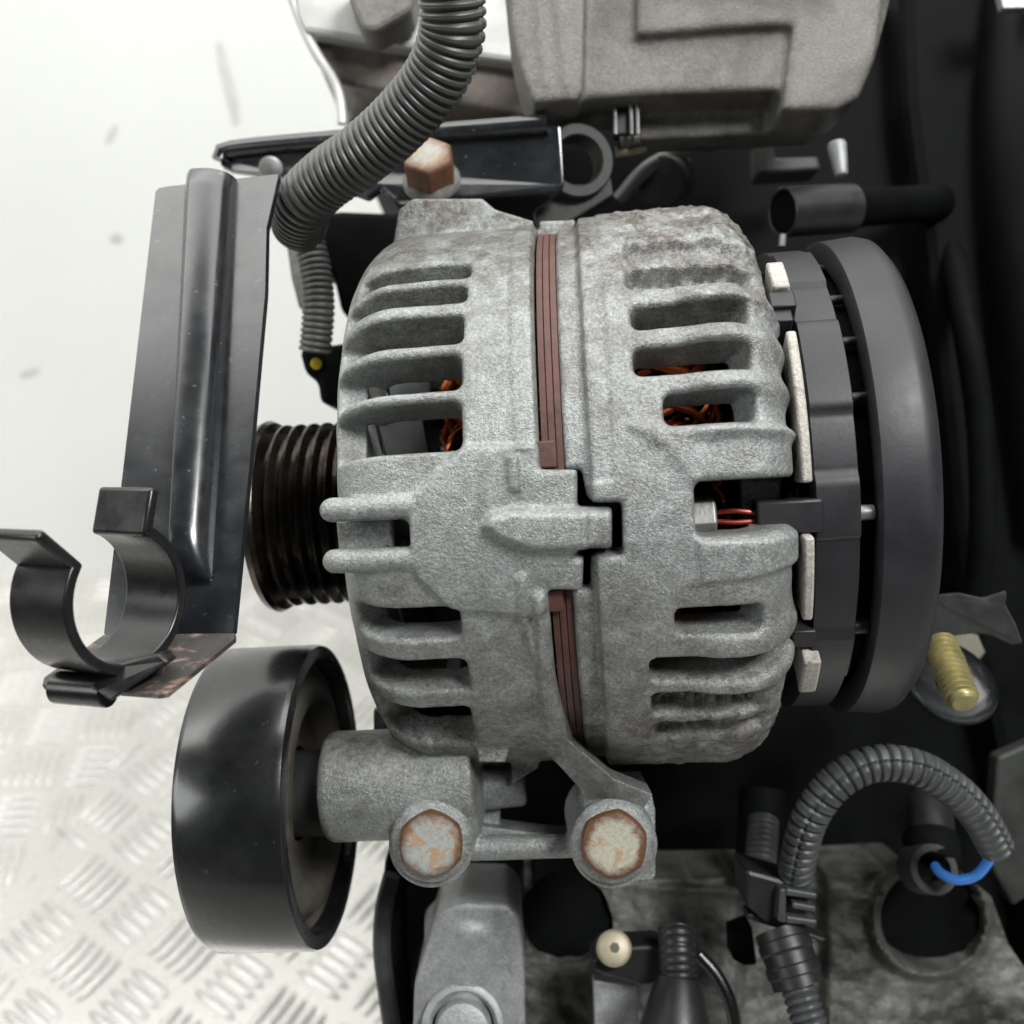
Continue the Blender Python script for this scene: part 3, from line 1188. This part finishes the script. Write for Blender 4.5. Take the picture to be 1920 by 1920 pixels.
RB1 = rust_bolt_mat('rusty_bolt_orange', 4.6, 7.6, (0.30, 0.285, 0.25), 0.53)
RB2 = rust_bolt_mat('rusty_bolt_white_blotched', 6.6, 8.6, (0.36, 0.375, 0.355), 0.50)
RB3 = rust_bolt_mat('rusty_bolt_cream', 6.6, 8.2, (0.45, 0.43, 0.35), 0.55)
RB4 = rust_bolt_mat('brown_rust_rim', 2.0, 4.0, (0.3, 0.2, 0.12), 0.9)
STEELD = plain('greyed_flange_steel', (0.19, 0.188, 0.18), 0.5, 0.3, 0.4, 200, 0.3)
hex_bolt('mounting_bolt', 'orange rusted hex bolt standing on the black top rail', P(801, 288, 246), (-0.06, 0.50, 0.86), 11.6, 7.2, 7.2, RB1, STEELD, 0.25)
hex_bolt('mounting_bolt', 'pale hex bolt with one orange rust blotch beside the smooth idler pulley', P(808, 1586, 217.0), (0.03, 0.06, 1), 13.0, 3.6, 8.9, RB2, ALU_CRUST, 0.30, wear=0.7)
hex_bolt('mounting_bolt', 'cream crusted hex bolt with brown rim at the end of the diagonal arm', P(1152, 1586, 214.5), (-0.03, 0.06, 1), 13.3, 3.0, 8.9, RB3, ALU_CRUST, 0.1, wear=0.75)

# ------------------------------------------------------------------ idler pulley
IC = P(612, 1485, 244)
idl = thing('idler_pulley', 'large smooth black idler pulley in front of the grey cast boss', 'pulley', IC)
prof = [(-24, 24), (-24, 33.2), (-23.4, 34.4), (-22, 35), (-1.6, 35), (-0.4, 34.6), (0, 33.9), (0, 31.6), (-0.6, 31.0), (-11, 30.4), (-13, 29), (-13, 24)]
obj('rim', MB().lathe(IC, AX, prof, 160, True), RUBBER, idl, smooth=40)
prof = [(-13, 11), (-13, 31.2), (-4.2, 31.2), (-3.8, 30.2), (-5.0, 28.8), (-3.2, 27.2), (-2.0, 25.4), (-1.4, 22.6), (-2.2, 20.8), (-5.5, 18.8), (-6.5, 16), (-6.5, 11)]
WEB = plain('grimy_pulley_web', (0.105, 0.095, 0.08), 0.42, 0.2, 0.6, 60, 0.25, 0.5)
obj('web', MB().lathe(IC, AX, prof, 120, True), WEB, idl, smooth=40)
obj('bearing', MB().lathe(IC, AX, [(-14, 5), (-14, 12.2), (-7.8, 12.2), (-7.2, 11.6), (-7.2, 5)], 60, True), DARK, idl)
obj('hub', MB().lathe(IC, AX, [(-18, 1), (-18, 10), (3.5, 10), (3.5, 1)], 40), DARK2, idl)

# ------------------------------------------------------------------ metal bracket (black sheet with pressed ridge)
brk = thing('sheet_bracket', 'upright black sheet metal bracket with pressed rounded ridge and rusty foot', 'bracket', P(320, 1190, 205))
# plate surface given by 4 corners, ridge pressed towards the viewer
TL, TR, BL, BR = P(292, 352, 240), P(523, 326, 232), P(194, 1192, 207), P(437, 1188, 197.5)
nu, nv = 140, 190
nrm = (TR - TL).cross(BL - TL).normalized()
if nrm.z < 0:
    nrm = -nrm
G, V = np.meshgrid(np.linspace(0, 1, nu), np.linspace(0, 1, nv), indexing='ij')
uc = 0.455 + 0.20 * V
wd_ = 0.205 - 0.045 * V
ga, gb = 42 / 139, 98 / 139
U = np.where(G < ga, G / ga * (uc - wd_), np.where(G > gb, uc + wd_ + (G - gb) / (1 - gb) * (1 - uc - wd_), uc - wd_ + (G - ga) / (gb - ga) * 2 * wd_))
X = np.zeros((nu, nv, 3))
for c in range(3):
    X[..., c] = (TL[c] * (1 - U) + TR[c] * U) * (1 - V) + (BL[c] * (1 - U) + BR[c] * U) * V
# ridge centre line in u, tapering away at the lower end
x = (U - uc) / wd_
topcap = np.clip((V + 0.012) / 0.05, 0, 1)
endcap = np.clip((0.90 - V) / 0.10, 0, 1)
xl = np.clip((x + 1) / 0.72, 0, 1)
xr = np.clip((x + 0.28) / 1.28, 0, 1)
hh = 6.0 * np.where(x < -0.28, 1 - (1 - xl) ** 1.5, np.sqrt(np.clip(1 - xr ** 2.4, 0, 1))) * np.sqrt(1 - (1 - endcap) ** 2) * (0.75 + 0.25 * np.sqrt(topcap))
left_bend = 0.0
X2 = X + hh[..., None] * np.array(nrm)
# outline: rounded top, notch at upper right where the hose passes
UU = U * 25.0; VV = V * 90.0
out = sd_poly(UU, VV, [(0.05, 0.9), (0.6, 0.15), (8, -0.4), (8.4, -2.2), (14, -2.2), (15.2, -0.4), (24.95, 0.05), (24.4, 5), (23.6, 12), (24.6, 26), (24.9, 60), (24.95, 89.9), (0.05, 89.9)])
mb = shell_grid(X2, X2 - np.array(nrm) * 1.6, out, wrap=False)
plate_o = obj('plate', mb, PAINT, brk, smooth=50)
# foot: bent towards the viewer
fo = MB()
f1 = [BL + Vector((-0.2, 0.2, -0.4)), BR + Vector((0.2, 0.2, -0.4)), P(440, 1196, 195), P(312, 1300, 179), P(294, 1302, 178), P(78, 1285, 186), P(82, 1270, 190)]
fo.prism(f1, Vector((0.15, -1.0, -0.9)))
obj('foot', fo, RUSTY, brk, smooth=0, bevel=0.25)
edge = MB().tube([TR * 0.12 + BR * 0.88 + Vector((0.05, 0, 0.1)), TR * 0.3 + BR * 0.7, BR], 0.35, 8)

# ------------------------------------------------------------------ hose clip
CA = Vector((0.89, -0.02, 0.455)).normalized()           # clip axis
CC = P(243, 1122, 184) - CA * 7.0
clip = thing('hose_clip', 'open black plastic C-shaped hose clip on the rusty bracket foot', 'clip', CC + Vector((0, -14, 0)))
cu = Vector((0, 1, 0)) - CA * CA.y
cu.normalize()
cw = CA.cross(cu)                                        # roughly left
if cw.x > 0:
    cw = -cw
R1, R2, HW = 13.9, 11.9, 7.0


def clip_pt(ang, r, z):
    return CC + CA * z + (cu * math.cos(ang) + cw * math.sin(ang)) * r


mb = MB()
vs, fs = [], []
n = 64
a_start, a_end = math.radians(-20), math.radians(-299)    # right tip, clockwise round to the far tip
for i in range(n + 1):
    a = a_start + (a_end - a_start) * i / n
    for (r, z) in ((R2, -HW), (R1, -HW), (R1, HW), (R2, HW)):
        vs.append(clip_pt(a, r, z))
for i in range(n):
    for k in range(4):
        k2 = (k + 1) % 4
        fs.append((i * 4 + k, i * 4 + k2, (i + 1) * 4 + k2, (i + 1) * 4 + k))
fs.append((3, 2, 1, 0)); fs.append((n * 4, n * 4 + 1, n * 4 + 2, n * 4 + 3))
mb.add(vs, fs)
obj('ring', mb, PLASTIC, clip, smooth=40, bevel=0.35)


def tab(a, direction, L, thick=2.2):
    c = clip_pt(a, (R1 + R2) / 2, 0)
    d = direction.normalized()
    side = d.cross(CA).normalized()
    return MB().box(c + d * (L / 2 - 0.6), d * (L / 2 + 0.6), side * thick / 2, CA * (HW + 0.02))


obj('tab', tab(a_start, (cu * 0.97 - cw * 0.18), 8.0), PLASTIC, clip, smooth=40, bevel=0.85, bseg=3)
obj('tab', tab(a_end, (cw * 0.80 + cu * 0.60), 9.6), PLASTIC, clip, smooth=40, bevel=0.85, bseg=3)
mb = MB().cyl(P(106, 1288, 187), P(205, 1296, 184), 3.0, 28)
obj('foot_grip', mb, PLASTIC, clip, bevel=0.3)
mb = MB().pp([(120, 1240), (200, 1250), (300, 1225), (318, 1240), (205, 1316), (185, 1300), (130, 1275)], [192, 185, 182, 181, 178, 180, 188], 5)
obj('base', mb, PLASTIC, clip, smooth=0, bevel=0.6)

# ------------------------------------------------------------------ black top rail
rail = thing('top_rail', 'glossy black steel rail with rolled top edge behind the corrugated hose', 'rail', P(735, 370, 262))
mb = MB()
mb.pp([(412, 298), (424, 282), (640, 262), (870, 246), (1052, 232), (1058, 350), (1040, 360), (870, 372), (742, 376), (716, 352), (690, 372), (640, 352), (520, 330), (430, 318), (412, 310)],
      [278, 278, 270, 262, 256, 256, 256, 260, 264, 265, 266, 268, 272, 276, 278], 4)
obj('web', mb, PAINT, rail, smooth=0, bevel=0.8)
mb = MB().tube(spline([P(414, 300, 277), P(432, 281, 276.5), P(640, 261, 269), P(870, 245, 261), P(1050, 231, 255)], 3), 2.4, 16)
obj('rolled_edge', mb, PAINT, rail)
mb = MB().cyl(P(508, 316, 274), P(508, 316, 270), 3.2, 24, 0.8)
obj('rivet', mb, STEEL, rail)
mb = MB().lathe(P(1085, 300, 262), (0.18, -0.1, 1), [(-9, 6.2), (-9, 9.3), (-0.5, 9.3), (0, 8.9), (0, 6.6), (-0.5, 6.2)], 48, True)
obj('eyelet', mb, DARK2, rail)
obj('strap', MB().pp([(1000, 395), (1070, 345), (1130, 345), (1145, 330), (1150, 365), (1060, 420), (1010, 430)], 266, 5), DARK2, rail, smooth=0, bevel=0.5)

# ------------------------------------------------------------------ hoses
big = corrugated([P(836, -90, 200), P(847, 0, 204), P(846, 70, 208), P(814, 150, 214), P(750, 228, 221), P(680, 290, 227), P(615, 335, 233), P(572, 378, 239), P(560, 425, 250)], 6.9, 0.42, 1.78, 48, seam=-1.2, groove=0.22)
hose = obj('corrugated_hose', big, CONDUIT, origin=P(680, 290, 232))
tag(hose, 'thick ribbed dark grey hose arching over the rusted bolt of the top rail', 'hose', 'corrugated hoses')
v = corrugated([P(575, 440, 268), P(590, 500, 268), P(597, 570, 268), P(594, 625, 269), P(590, 660, 270)], 4.3, 0.28, 1.6, 32)
tag(obj('corrugated_hose', v, CONDUIT, origin=P(590, 560, 268)), 'thin ribbed hose hanging behind the bracket toward a yellow marked plug', 'hose', 'corrugated hoses')

plug = thing('cable_plug', 'black cable plug with a small yellow dot behind the bracket', 'plug', P(600, 760, 275))
mb = MB().pp([(545, 405), (640, 395), (770, 400), (745, 470), (700, 520), (660, 600), (640, 585), (625, 520), (560, 470)], 296, 20)
obj('collar', mb, DARK, plug, smooth=0, bevel=1.5)
mb = MB().pp([(532, 430), (560, 425), (592, 470), (585, 570), (560, 580), (545, 520)], 286, 10)
obj('shell', mb, CAST_BEIGE, plug, smooth=0, bevel=1.2)
mb = MB().pp([(560, 655), (600, 650), (660, 640), (680, 740), (640, 765), (600, 755), (595, 715), (572, 700)], 276, 16)
obj('body', mb, DARK, plug, smooth=0, bevel=1.5)
obj('dot', MB().cyl(P(593, 682, 277), P(593, 682, 272.5), 1.5, 14, 0.3), YELLOW, plug)

# ------------------------------------------------------------------ upper castings
top = thing('mount_casting', 'oily brown casting with a pale machined top edge above the black rail', 'casting', P(760, 200, 310))
mb = MB()
mb.pp([(572, 66), (700, 86), (985, 120), (1010, 190), (985, 222), (800, 182), (655, 160), (625, 150), (600, 110)], 306, 60)
obj('body', mb, CAST_BROWN, top, remesh=0.9, relax=6)
mb = MB().pp([(540, -80), (1000, -80), (985, 118), (700, 80), (572, 58), (560, 30)], 300, 40)
obj('machined_face', mb, CAST_LIGHT, top, smooth=0, bevel=1.5)
mb = MB().tube(spline([P(540, -30, 303), P(560, 30, 303), P(590, 95, 303), P(628, 155, 303), P(640, 200, 303), P(642, 245, 303)], 3), 1.5, 10)
obj('rim', mb, CAST_LIGHT, top)
mb = MB().pp([(645, -60), (790, -60), (772, 20), (705, 58), (680, 55), (655, 0)], 285, 14)
obj('lug', mb, CAST_BEIGE, top, smooth=0, bevel=1.5)

hous = thing('upper_housing', 'large beige grey cast housing overhanging the top of the alternator', 'housing', P(1300, 250, 275))
mb = MB()
mb.pp([(942, -120), (1100, -120), (1094, 168), (1084, 186), (1000, 192), (976, 130), (960, 60)], 250, 22)
mb.pp([(1070, -120), (1700, -120), (1664, 30), (1642, 110), (1612, 182), (1565, 205), (1480, 168), (1200, 178), (1088, 186)], 256, 24)
mb.pp([(1188, 165), (1580, 150), (1600, 190), (1560, 212), (1532, 244), (1400, 252), (1192, 262)], 268, 12)
mb.pp([(1195, -120), (1700, -120), (1640, 20), (1500, 45), (1380, 50), (1195, 66)], 253, 10)
mb.pp([(1490, 40), (1660, -20), (1642, 110), (1612, 182), (1565, 205), (1468, 206), (1478, 120)], 253, 16)
for (x, y) in ((1010, 60), (1048, 60)):
    mb.tube([P(x - 12, -100, 250), P(x + 14, 165, 250)], 0.9, 10)
vs = mb.v
obj('casting', mb, CAST_BEIGE, hous, remesh=0.8, relax=12)
mb = MB().pp([(1015, -60), (1040, -60), (1048, 70), (1030, 78), (1018, 70)], 250.5, 4)
obj('seal_strip', mb, CAST_BROWN, hous, smooth=0, bevel=0.5)
cl = obj('spring_clip', MB().pp([(1150, 185), (1194, 182), (1196, 250), (1154, 252)], 263, 5), DARK2, hous, smooth=0, bevel=0.4)
for x in (1152, 1182, 1194):
    obj('clip_leg', MB().tube([P(x, 184, 261.5), P(x + 2, 252, 261.5)], 0.55, 8), STEEL, cl)
obj('bush', MB().cyl(P(1160, 265, 266), P(1198, 258, 266), 2.2, 16, 0.4), RUSTY, hous)

# pipes and bits in the gap under the housing
pipe = thing('steel_pipe', 'bent pale steel pipe crossing the dark gap under the beige housing', 'pipe', P(1200, 320, 300))
obj('tube', MB().tube(spline([P(1075, 240, 290), P(1110, 200, 288), P(1130, 160, 290)], 2), 3.0, 16), ALU_SMOOTH, pipe)
obj('tube', MB().tube(spline([P(1160, 375, 304), P(1215, 315, 300), P(1290, 280, 302), P(1345, 268, 306)], 2), 2.2, 16), PIPEGREY, pipe)
obj('gasket', MB().tube(spline([P(1155, 285, 275), P(1190, 280, 275), P(1218, 270, 275)], 2), 1.5, 12), IVORY, pipe)
mb = MB().cyl(P(1260, 330, 312), P(1240, 340, 300), 7.5, 30, 1.5)
tag(obj('bolt_boss', mb, DARK2, origin=P(1250, 335, 305)), 'dull dark bolt boss in the shadow under the beige housing', 'boss')
mb = MB().pp([(1422, 262), (1450, 250), (1455, 295), (1535, 292), (1540, 318), (1424, 325)], 306, 12)
tag(obj('angle_bracket', mb, DARK2, smooth=0, bevel=1.0, origin=P(1470, 300, 306)), 'small dark angled bracket above the stub pipe', 'bracket')
stub_core = None
stub = thing('stub_pipe', 'matt grey stub pipe above the rear cover of the alternator', 'pipe', P(1530, 430, 275))
obj('barrel', MB().lathe(P(1466, 398, 270), P(1600, 390, 278) - P(1466, 398, 270), [(8, 5.4), (0.3, 5.6), (0, 6.0), (0.3, 6.5), (22, 6.5), (22, 5.4)], 40, True), PLASTIC_MATT, stub)
obj('core', MB().cyl(P(1480, 397, 271), P(1760, 380, 322), 5.5, 24), DARK, stub)
obj('nozzle', MB().cyl(P(1568, 268, 282), P(1578, 330, 280), 2.6, 20, 0.8, 1.8), ALU_SMOOTH, stub)
obj('seam_pin', MB().cyl(P(1468, 440, 268), P(1466, 462, 268), 0.9, 10), STEEL, stub)

# ------------------------------------------------------------------ dark engine body behind
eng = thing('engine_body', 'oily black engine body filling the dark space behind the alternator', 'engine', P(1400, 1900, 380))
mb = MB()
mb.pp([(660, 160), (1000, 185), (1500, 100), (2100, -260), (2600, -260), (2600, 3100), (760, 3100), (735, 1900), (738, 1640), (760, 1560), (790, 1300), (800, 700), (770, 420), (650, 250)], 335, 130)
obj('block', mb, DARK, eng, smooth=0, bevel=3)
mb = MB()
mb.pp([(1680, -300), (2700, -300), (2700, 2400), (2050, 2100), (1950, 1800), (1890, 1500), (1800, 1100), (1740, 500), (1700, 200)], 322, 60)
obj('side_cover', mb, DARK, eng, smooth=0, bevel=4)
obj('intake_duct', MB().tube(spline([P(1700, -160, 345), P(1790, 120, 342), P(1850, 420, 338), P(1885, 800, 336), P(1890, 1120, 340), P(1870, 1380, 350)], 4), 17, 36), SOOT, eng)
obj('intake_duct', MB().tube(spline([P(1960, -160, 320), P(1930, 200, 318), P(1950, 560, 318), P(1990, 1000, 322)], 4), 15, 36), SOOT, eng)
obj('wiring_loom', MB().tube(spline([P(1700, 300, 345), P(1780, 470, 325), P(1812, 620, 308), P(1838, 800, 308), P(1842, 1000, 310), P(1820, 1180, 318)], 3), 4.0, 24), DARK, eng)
obj('name_plate', MB().pp([(1868, -40), (1990, -40), (1990, 14), (1880, 16)], 300, 3), STEEL, eng, smooth=0, bevel=0.4)
obj('stay', MB().pp([(1870, 1420), (1960, 1380), (1960, 1660), (1900, 1700), (1855, 1620)], 300, 6), DARK2, eng, smooth=0, bevel=1)
obj('duct', MB().tube(spline([P(1430, 1480, 300), P(1425, 1560, 296), P(1420, 1640, 292)], 2), 6.5, 20), DARK, eng)

# ------------------------------------------------------------------ lower right: block casting with bores
blk = thing('block_casting', 'rough stained grey engine casting with a round dark bore under the blue wire', 'casting', P(1500, 1900, 300))
nu, nv = 200, 120
PX, PY = np.meshgrid(np.linspace(880, 2060, nu), np.linspace(1625, 2120, nv), indexing='ij')
dep = 288 + 10 * sstep(PX, 1600, 1900) - 6 * sstep(PY, 1700, 1950)
fbz = fbm(PX / 30, PY / 30, 1.0, 3) * 1.3 + fbm(PX / 9, PY / 9, 1.0, 4) * 0.5
dep = dep + fbz
rim = np.hypot(PX - 1745, PY - 1722)
dep -= 5 * np.exp(-((rim - 106) / 10) ** 2)
sd = sd_poly(PX, PY, [(985, 1660), (1150, 1655), (1240, 1648), (1420, 1645), (1560, 1640), (1700, 1632), (1800, 1632), (1858, 1680), (1890, 1770), (1960, 1870), (2055, 1960), (2055, 2115), (885, 2115), (960, 1850)])
sd = np.minimum(sd, rim - 94)
sd = np.minimum(sd, np.hypot((PX - 1062) / 1.0, PY - 1722) - 86 + 9 * fbm(PX / 40, PY / 40, 1.0, 8))
dep -= 4 * np.exp(-((PY - (1668 + 0.04 * (PX - 1300))) / 9) ** 2) * sstep(PX, 1180, 1260)
dep += 5 * sstep(PX, 1375, 1400) * sstep(1560 - PX, 0, 30)
Xo = np.stack([(PX - 960) / F * dep, (960 - PY) / F * dep, -dep], -1)
mb = shell_grid(Xo, Xo + np.array([0, 0, -24.0]), sd / 7.0, wrap=False)
obj('wall_face', mb, CAST_BLOCK, blk, smooth=60)
obj('bore', MB().lathe(P(1745, 1722, 296), (0, 0, -1), [(0, 14.6), (30, 14.2), (30, 0.5)], 48), DARK, blk)
obj('bore', MB().lathe(P(1062, 1722, 290), (0, 0, -1), [(0, 13.4), (30, 13), (30, 0.5)], 48), DARK, blk)

# boss below the idler bolt
boss = thing('pipe_boss', 'grey cast pipe stub with turned rings at the bottom edge below the orange blotched bolt', 'casting', P(880, 1900, 255))
mb = MB()
mb.pp([(818, 1708), (860, 1692), (950, 1695), (975, 1720), (984, 1820), (988, 2080), (770, 2080), (776, 1850), (800, 1770)], 252, 30)
mb.cyl(P(880, 1700, 262), P(880, 2060, 262), 11.5, 36, 2)
obj('casting', mb, ALU_SMOOTH, boss, remesh=0.8, relax=8)
obj('ring', MB().lathe(P(868, 1926, 249), (0.0, 0.25, 1), [(-6, 7.6), (-6, 10.4), (0.3, 10.0), (0.8, 9.2), (0.8, 8.4), (0.0, 7.6)], 48, True), ALU_SMOOTH, boss)
obj('spigot', MB().lathe(P(868, 1930, 248), (0.0, 0.25, 1), [(-8, 7.4), (1.0, 6.8), (2.2, 6.2), (2.6, 5.0), (2.6, 0.4)], 40), ALU_SMOOTH, boss)

# belt cover edge
cov = thing('belt_cover', 'thin black cover edge rising beside the white tread plate', 'cover', P(740, 1900, 285))
mb = MB().tube(spline([P(735, 1640, 270), P(720, 1700, 270), P(716, 1780, 270), P(728, 1880, 270), P(745, 1990, 270)], 3), 2.4, 10)
obj('bead', mb, DARK2, cov)
mb = MB().pp([(722, 1605), (748, 1590), (770, 1640), (752, 1700), (752, 1800), (768, 1990), (730, 1990), (712, 1860), (708, 1740)], 276, 26)
obj('panel', mb, DARK, cov, smooth=0, bevel=1.5)
mb = MB().pp([(745, 1655), (820, 1640), (870, 1660), (820, 1700), (790, 1800), (765, 1990), (740, 1990), (740, 1720)], 292, 12)
obj('inner_wall', mb, DARK2, cov, smooth=0, bevel=2)

# green tag deep in the gap
tag(obj('green_cap', MB().cyl(P(1030, 1912, 290), P(1040, 1912, 284), 6, 20, 2), GREEN, origin=P(1035, 1905, 288)), 'blurry lime green cap deep in the gap beside the pipe stub', 'cap')

# ------------------------------------------------------------------ cable guide with yellow screw
guide = thing('cable_guide', 'black cable guide held by a domed yellowish screw', 'cable guide', P(1220, 1860, 255))
mb = MB().pp([(1112, 1800), (1130, 1778), (1235, 1772), (1262, 1790), (1256, 1845), (1200, 1850), (1112, 1822)], 252, 10)
obj('strap', mb, PLASTIC_MATT, guide, smooth=0, bevel=0.8)
scw = obj('screw', MB().lathe(P(1151, 1778, 250), (0.02, 0.45, 0.9), [(-2, 4.2), (0, 4.3), (0.8, 4.25), (1.5, 3.7), (1.8, 3.0), (1.9, 0.2)], 32), IVORY, guide, smooth=25)
obj('recess', MB().lathe(P(1151, 1778, 250), (0.02, 0.45, 0.9), [(1.0, 1.3), (1.93, 1.3)], 6), OLIVE, scw, smooth=0)
mb = corrugated([P(1268, 1742, 251), P(1270, 1780, 248), P(1272, 1835, 246)], 4.6, 0.15, 1.7, 30)
obj('sleeve', mb, PLASTIC_MATT, guide)
mb = MB().lathe(P(1272, 1832, 245), (P(1262, 2010, 238) - P(1272, 1832, 245)), [(0, 4.8), (1, 5.4), (8, 7.6), (12, 8.6), (26, 9.0)], 36)
obj('grommet', mb, PLASTIC_MATT, guide)
mb = MB().tube(spline([P(1310, 1790, 262), P(1345, 1830, 260), P(1372, 1890, 258), P(1385, 1980, 258)], 2), 1.7, 12)
obj('strap_tail', mb, PLASTIC, guide)
mb = MB().pp([(1112, 1838), (1195, 1848), (1200, 1990), (1118, 1990)], 258, 4)
obj('backing_plate', mb, ALU_SMOOTH, guide, smooth=0, bevel=0.6)

# ------------------------------------------------------------------ split conduit loop with blue wire
loop = corrugated([P(1490, 1672, 254), P(1497, 1610, 247), P(1520, 1530, 242), P(1570, 1465, 240), P(1640, 1432, 240), P(1720, 1440, 241), P(1790, 1482, 243), P(1838, 1535, 246), P(1868, 1590, 250)], 4.35, 0.42, 2.5, 44, seam=-0.55, jag=0.05, groove=0.12)
tag(obj('corrugated_hose', loop, CONDUIT_DARK, origin=P(1640, 1500, 243)), 'split ribbed conduit arching over the bore with a blue wire at its end', 'hose', 'corrugated hoses')
wire = MB().tube(spline([P(1863, 1580, 252), P(1858, 1605, 253), P(1832, 1640, 256), P(1795, 1650, 259), P(1765, 1638, 263), P(1752, 1622, 268)], 1), 1.25, 14)
tag(obj('blue_wire', wire, BLUE, origin=P(1800, 1645, 258)), 'short bright blue wire curving out of the conduit end', 'wire')
con = thing('sensor_plug', 'black sensor plug that the blue wire runs into above the bore', 'plug', P(1740, 1650, 280))
obj('collar', MB().lathe(P(1752, 1630, 268), (0.1, 0.3, 1), [(-8, 4), (-8, 6.6), (0, 6.4), (0, 4.6), (-2, 4)], 28, True), DARK2, con)
obj('barrel', MB().cyl(P(1742, 1500, 292), P(1748, 1590, 278), 6.2, 30, 1.2), PLASTIC_MATT, con)
obj('seal', MB().cyl(P(1744, 1565, 280), P(1750, 1625, 274), 7.4, 30, 1.2), DARK, con)

# conduit holder with the E-shaped latch
hold = thing('conduit_clamp', 'black plastic conduit clamp with a raised E-shaped latch', 'clamp', P(1480, 1790, 255))
mb = MB().pp([(1398, 1630), (1470, 1650), (1530, 1668), (1535, 1735), (1490, 1742), (1440, 1735), (1400, 1700)], 248, 14)
obj('body', mb, PLASTIC_MATT, hold, smooth=0, bevel=1.0)
for poly in ([(1462, 1668), (1474, 1666), (1474, 1732), (1458, 1728)], [(1474, 1666), (1532, 1676), (1532, 1686), (1474, 1680)], [(1486, 1692), (1530, 1700), (1530, 1710), (1486, 1704)], [(1474, 1718), (1532, 1726), (1532, 1735), (1474, 1732)]):
    obj('latch_bar', MB().pp(poly, 244.5, 4.5), CONDUIT_DARK, hold, smooth=0, bevel=0.4)
obj('wing', MB().pp([(1404, 1712), (1460, 1730), (1552, 1762), (1540, 1766), (1400, 1724)], 250, 6), PLASTIC_MATT, hold, smooth=0, bevel=0.4)
obj('wing', MB().pp([(1372, 1750), (1410, 1735), (1420, 1810), (1396, 1812), (1374, 1800)], 262, 8), DARK, hold, smooth=0, bevel=0.6)
mb = MB()
ctr = [P(1462, 1745, 251), P(1478, 1790, 248), P(1498, 1850, 245)]
pts = spline(ctr, 0.4)
rad = [6.2 + (0.35 if int(i * 0.4 / 2.6) % 2 else 0.0) for i in range(len(pts))]
mb.tube(pts, rad, 36)
obj('barrel', mb, PLASTIC_MATT, hold)
v = corrugated([P(1490, 1830, 248), P(1505, 1880, 245), P(1530, 1960, 242), P(1545, 2020, 241)], 4.3, 0.34, 1.75, 36, seam=0.1)
tag(obj('corrugated_hose', v, CONDUIT_DARK, origin=P(1510, 1890, 245)), 'ribbed conduit leaving the clamp at the bottom edge', 'hose', 'corrugated hoses')
v = corrugated([P(1432, 1540, 290), P(1428, 1590, 284), P(1424, 1650, 278)], 4.4, 0.3, 1.75, 30)
tag(obj('corrugated_hose', v, CONDUIT_DARK, origin=P(1425, 1620, 280)), 'short ribbed conduit in shadow beside the split conduit loop', 'hose', 'corrugated hoses')

# ------------------------------------------------------------------ stud with dish washer and tab
stud = thing('threaded_stud', 'yellow zinc threaded stud in a dark dished washer beside the alternator cover', 'stud', P(1775, 1210, 258))
pts = spline([P(1762, 1206, 256), P(1808, 1320, 240)], 0.22)
mb = MB()
n = len(pts)
rad = [3.45 + 0.6 * math.sin(2 * math.pi * i * 0.22 / 1.75) for i in range(n)]
rad[-8:] = [3.4, 3.4, 3.35, 3.3, 3.2, 3.0, 2.8, 2.6]
mb.tube(pts, rad, 28)
obj('thread', mb, ZINC, stud)
obj('dish', MB().lathe(P(1775, 1285, 266), (0.12, 0.62, 0.78), [(0, 3), (0, 9), (1.5, 11.3), (2.6, 12), (2.2, 12.4), (0.6, 11.6), (-1.2, 9), (-1.2, 3)], 48, True), PAINT, stud)
obj('nut', MB().lathe(P(1812, 1215, 272), (0, 0.3, 1), [(-4, 0.5), (-4, 5.2), (0, 5.2), (0.4, 4.6), (0.4, 0.5)], 6), OLIVE, stud, smooth=0)
tb = MB().pp([(1735, 1118), (1800, 1112), (1845, 1122), (1888, 1108), (1886, 1135), (1905, 1170), (1918, 1206), (1897, 1210), (1860, 1192), (1830, 1187), (1735, 1200)],
             [264 - (x - 1735) * 0.075 for x in (1735, 1800, 1845, 1888, 1886, 1905, 1918, 1897, 1860, 1830, 1735)], 1.6)
tag(obj('metal_tab', tb, TABM, smooth=0, bevel=0.35, origin=P(1820, 1160, 258)), 'dark curled sheet metal tab above the yellow threaded stud', 'tab')
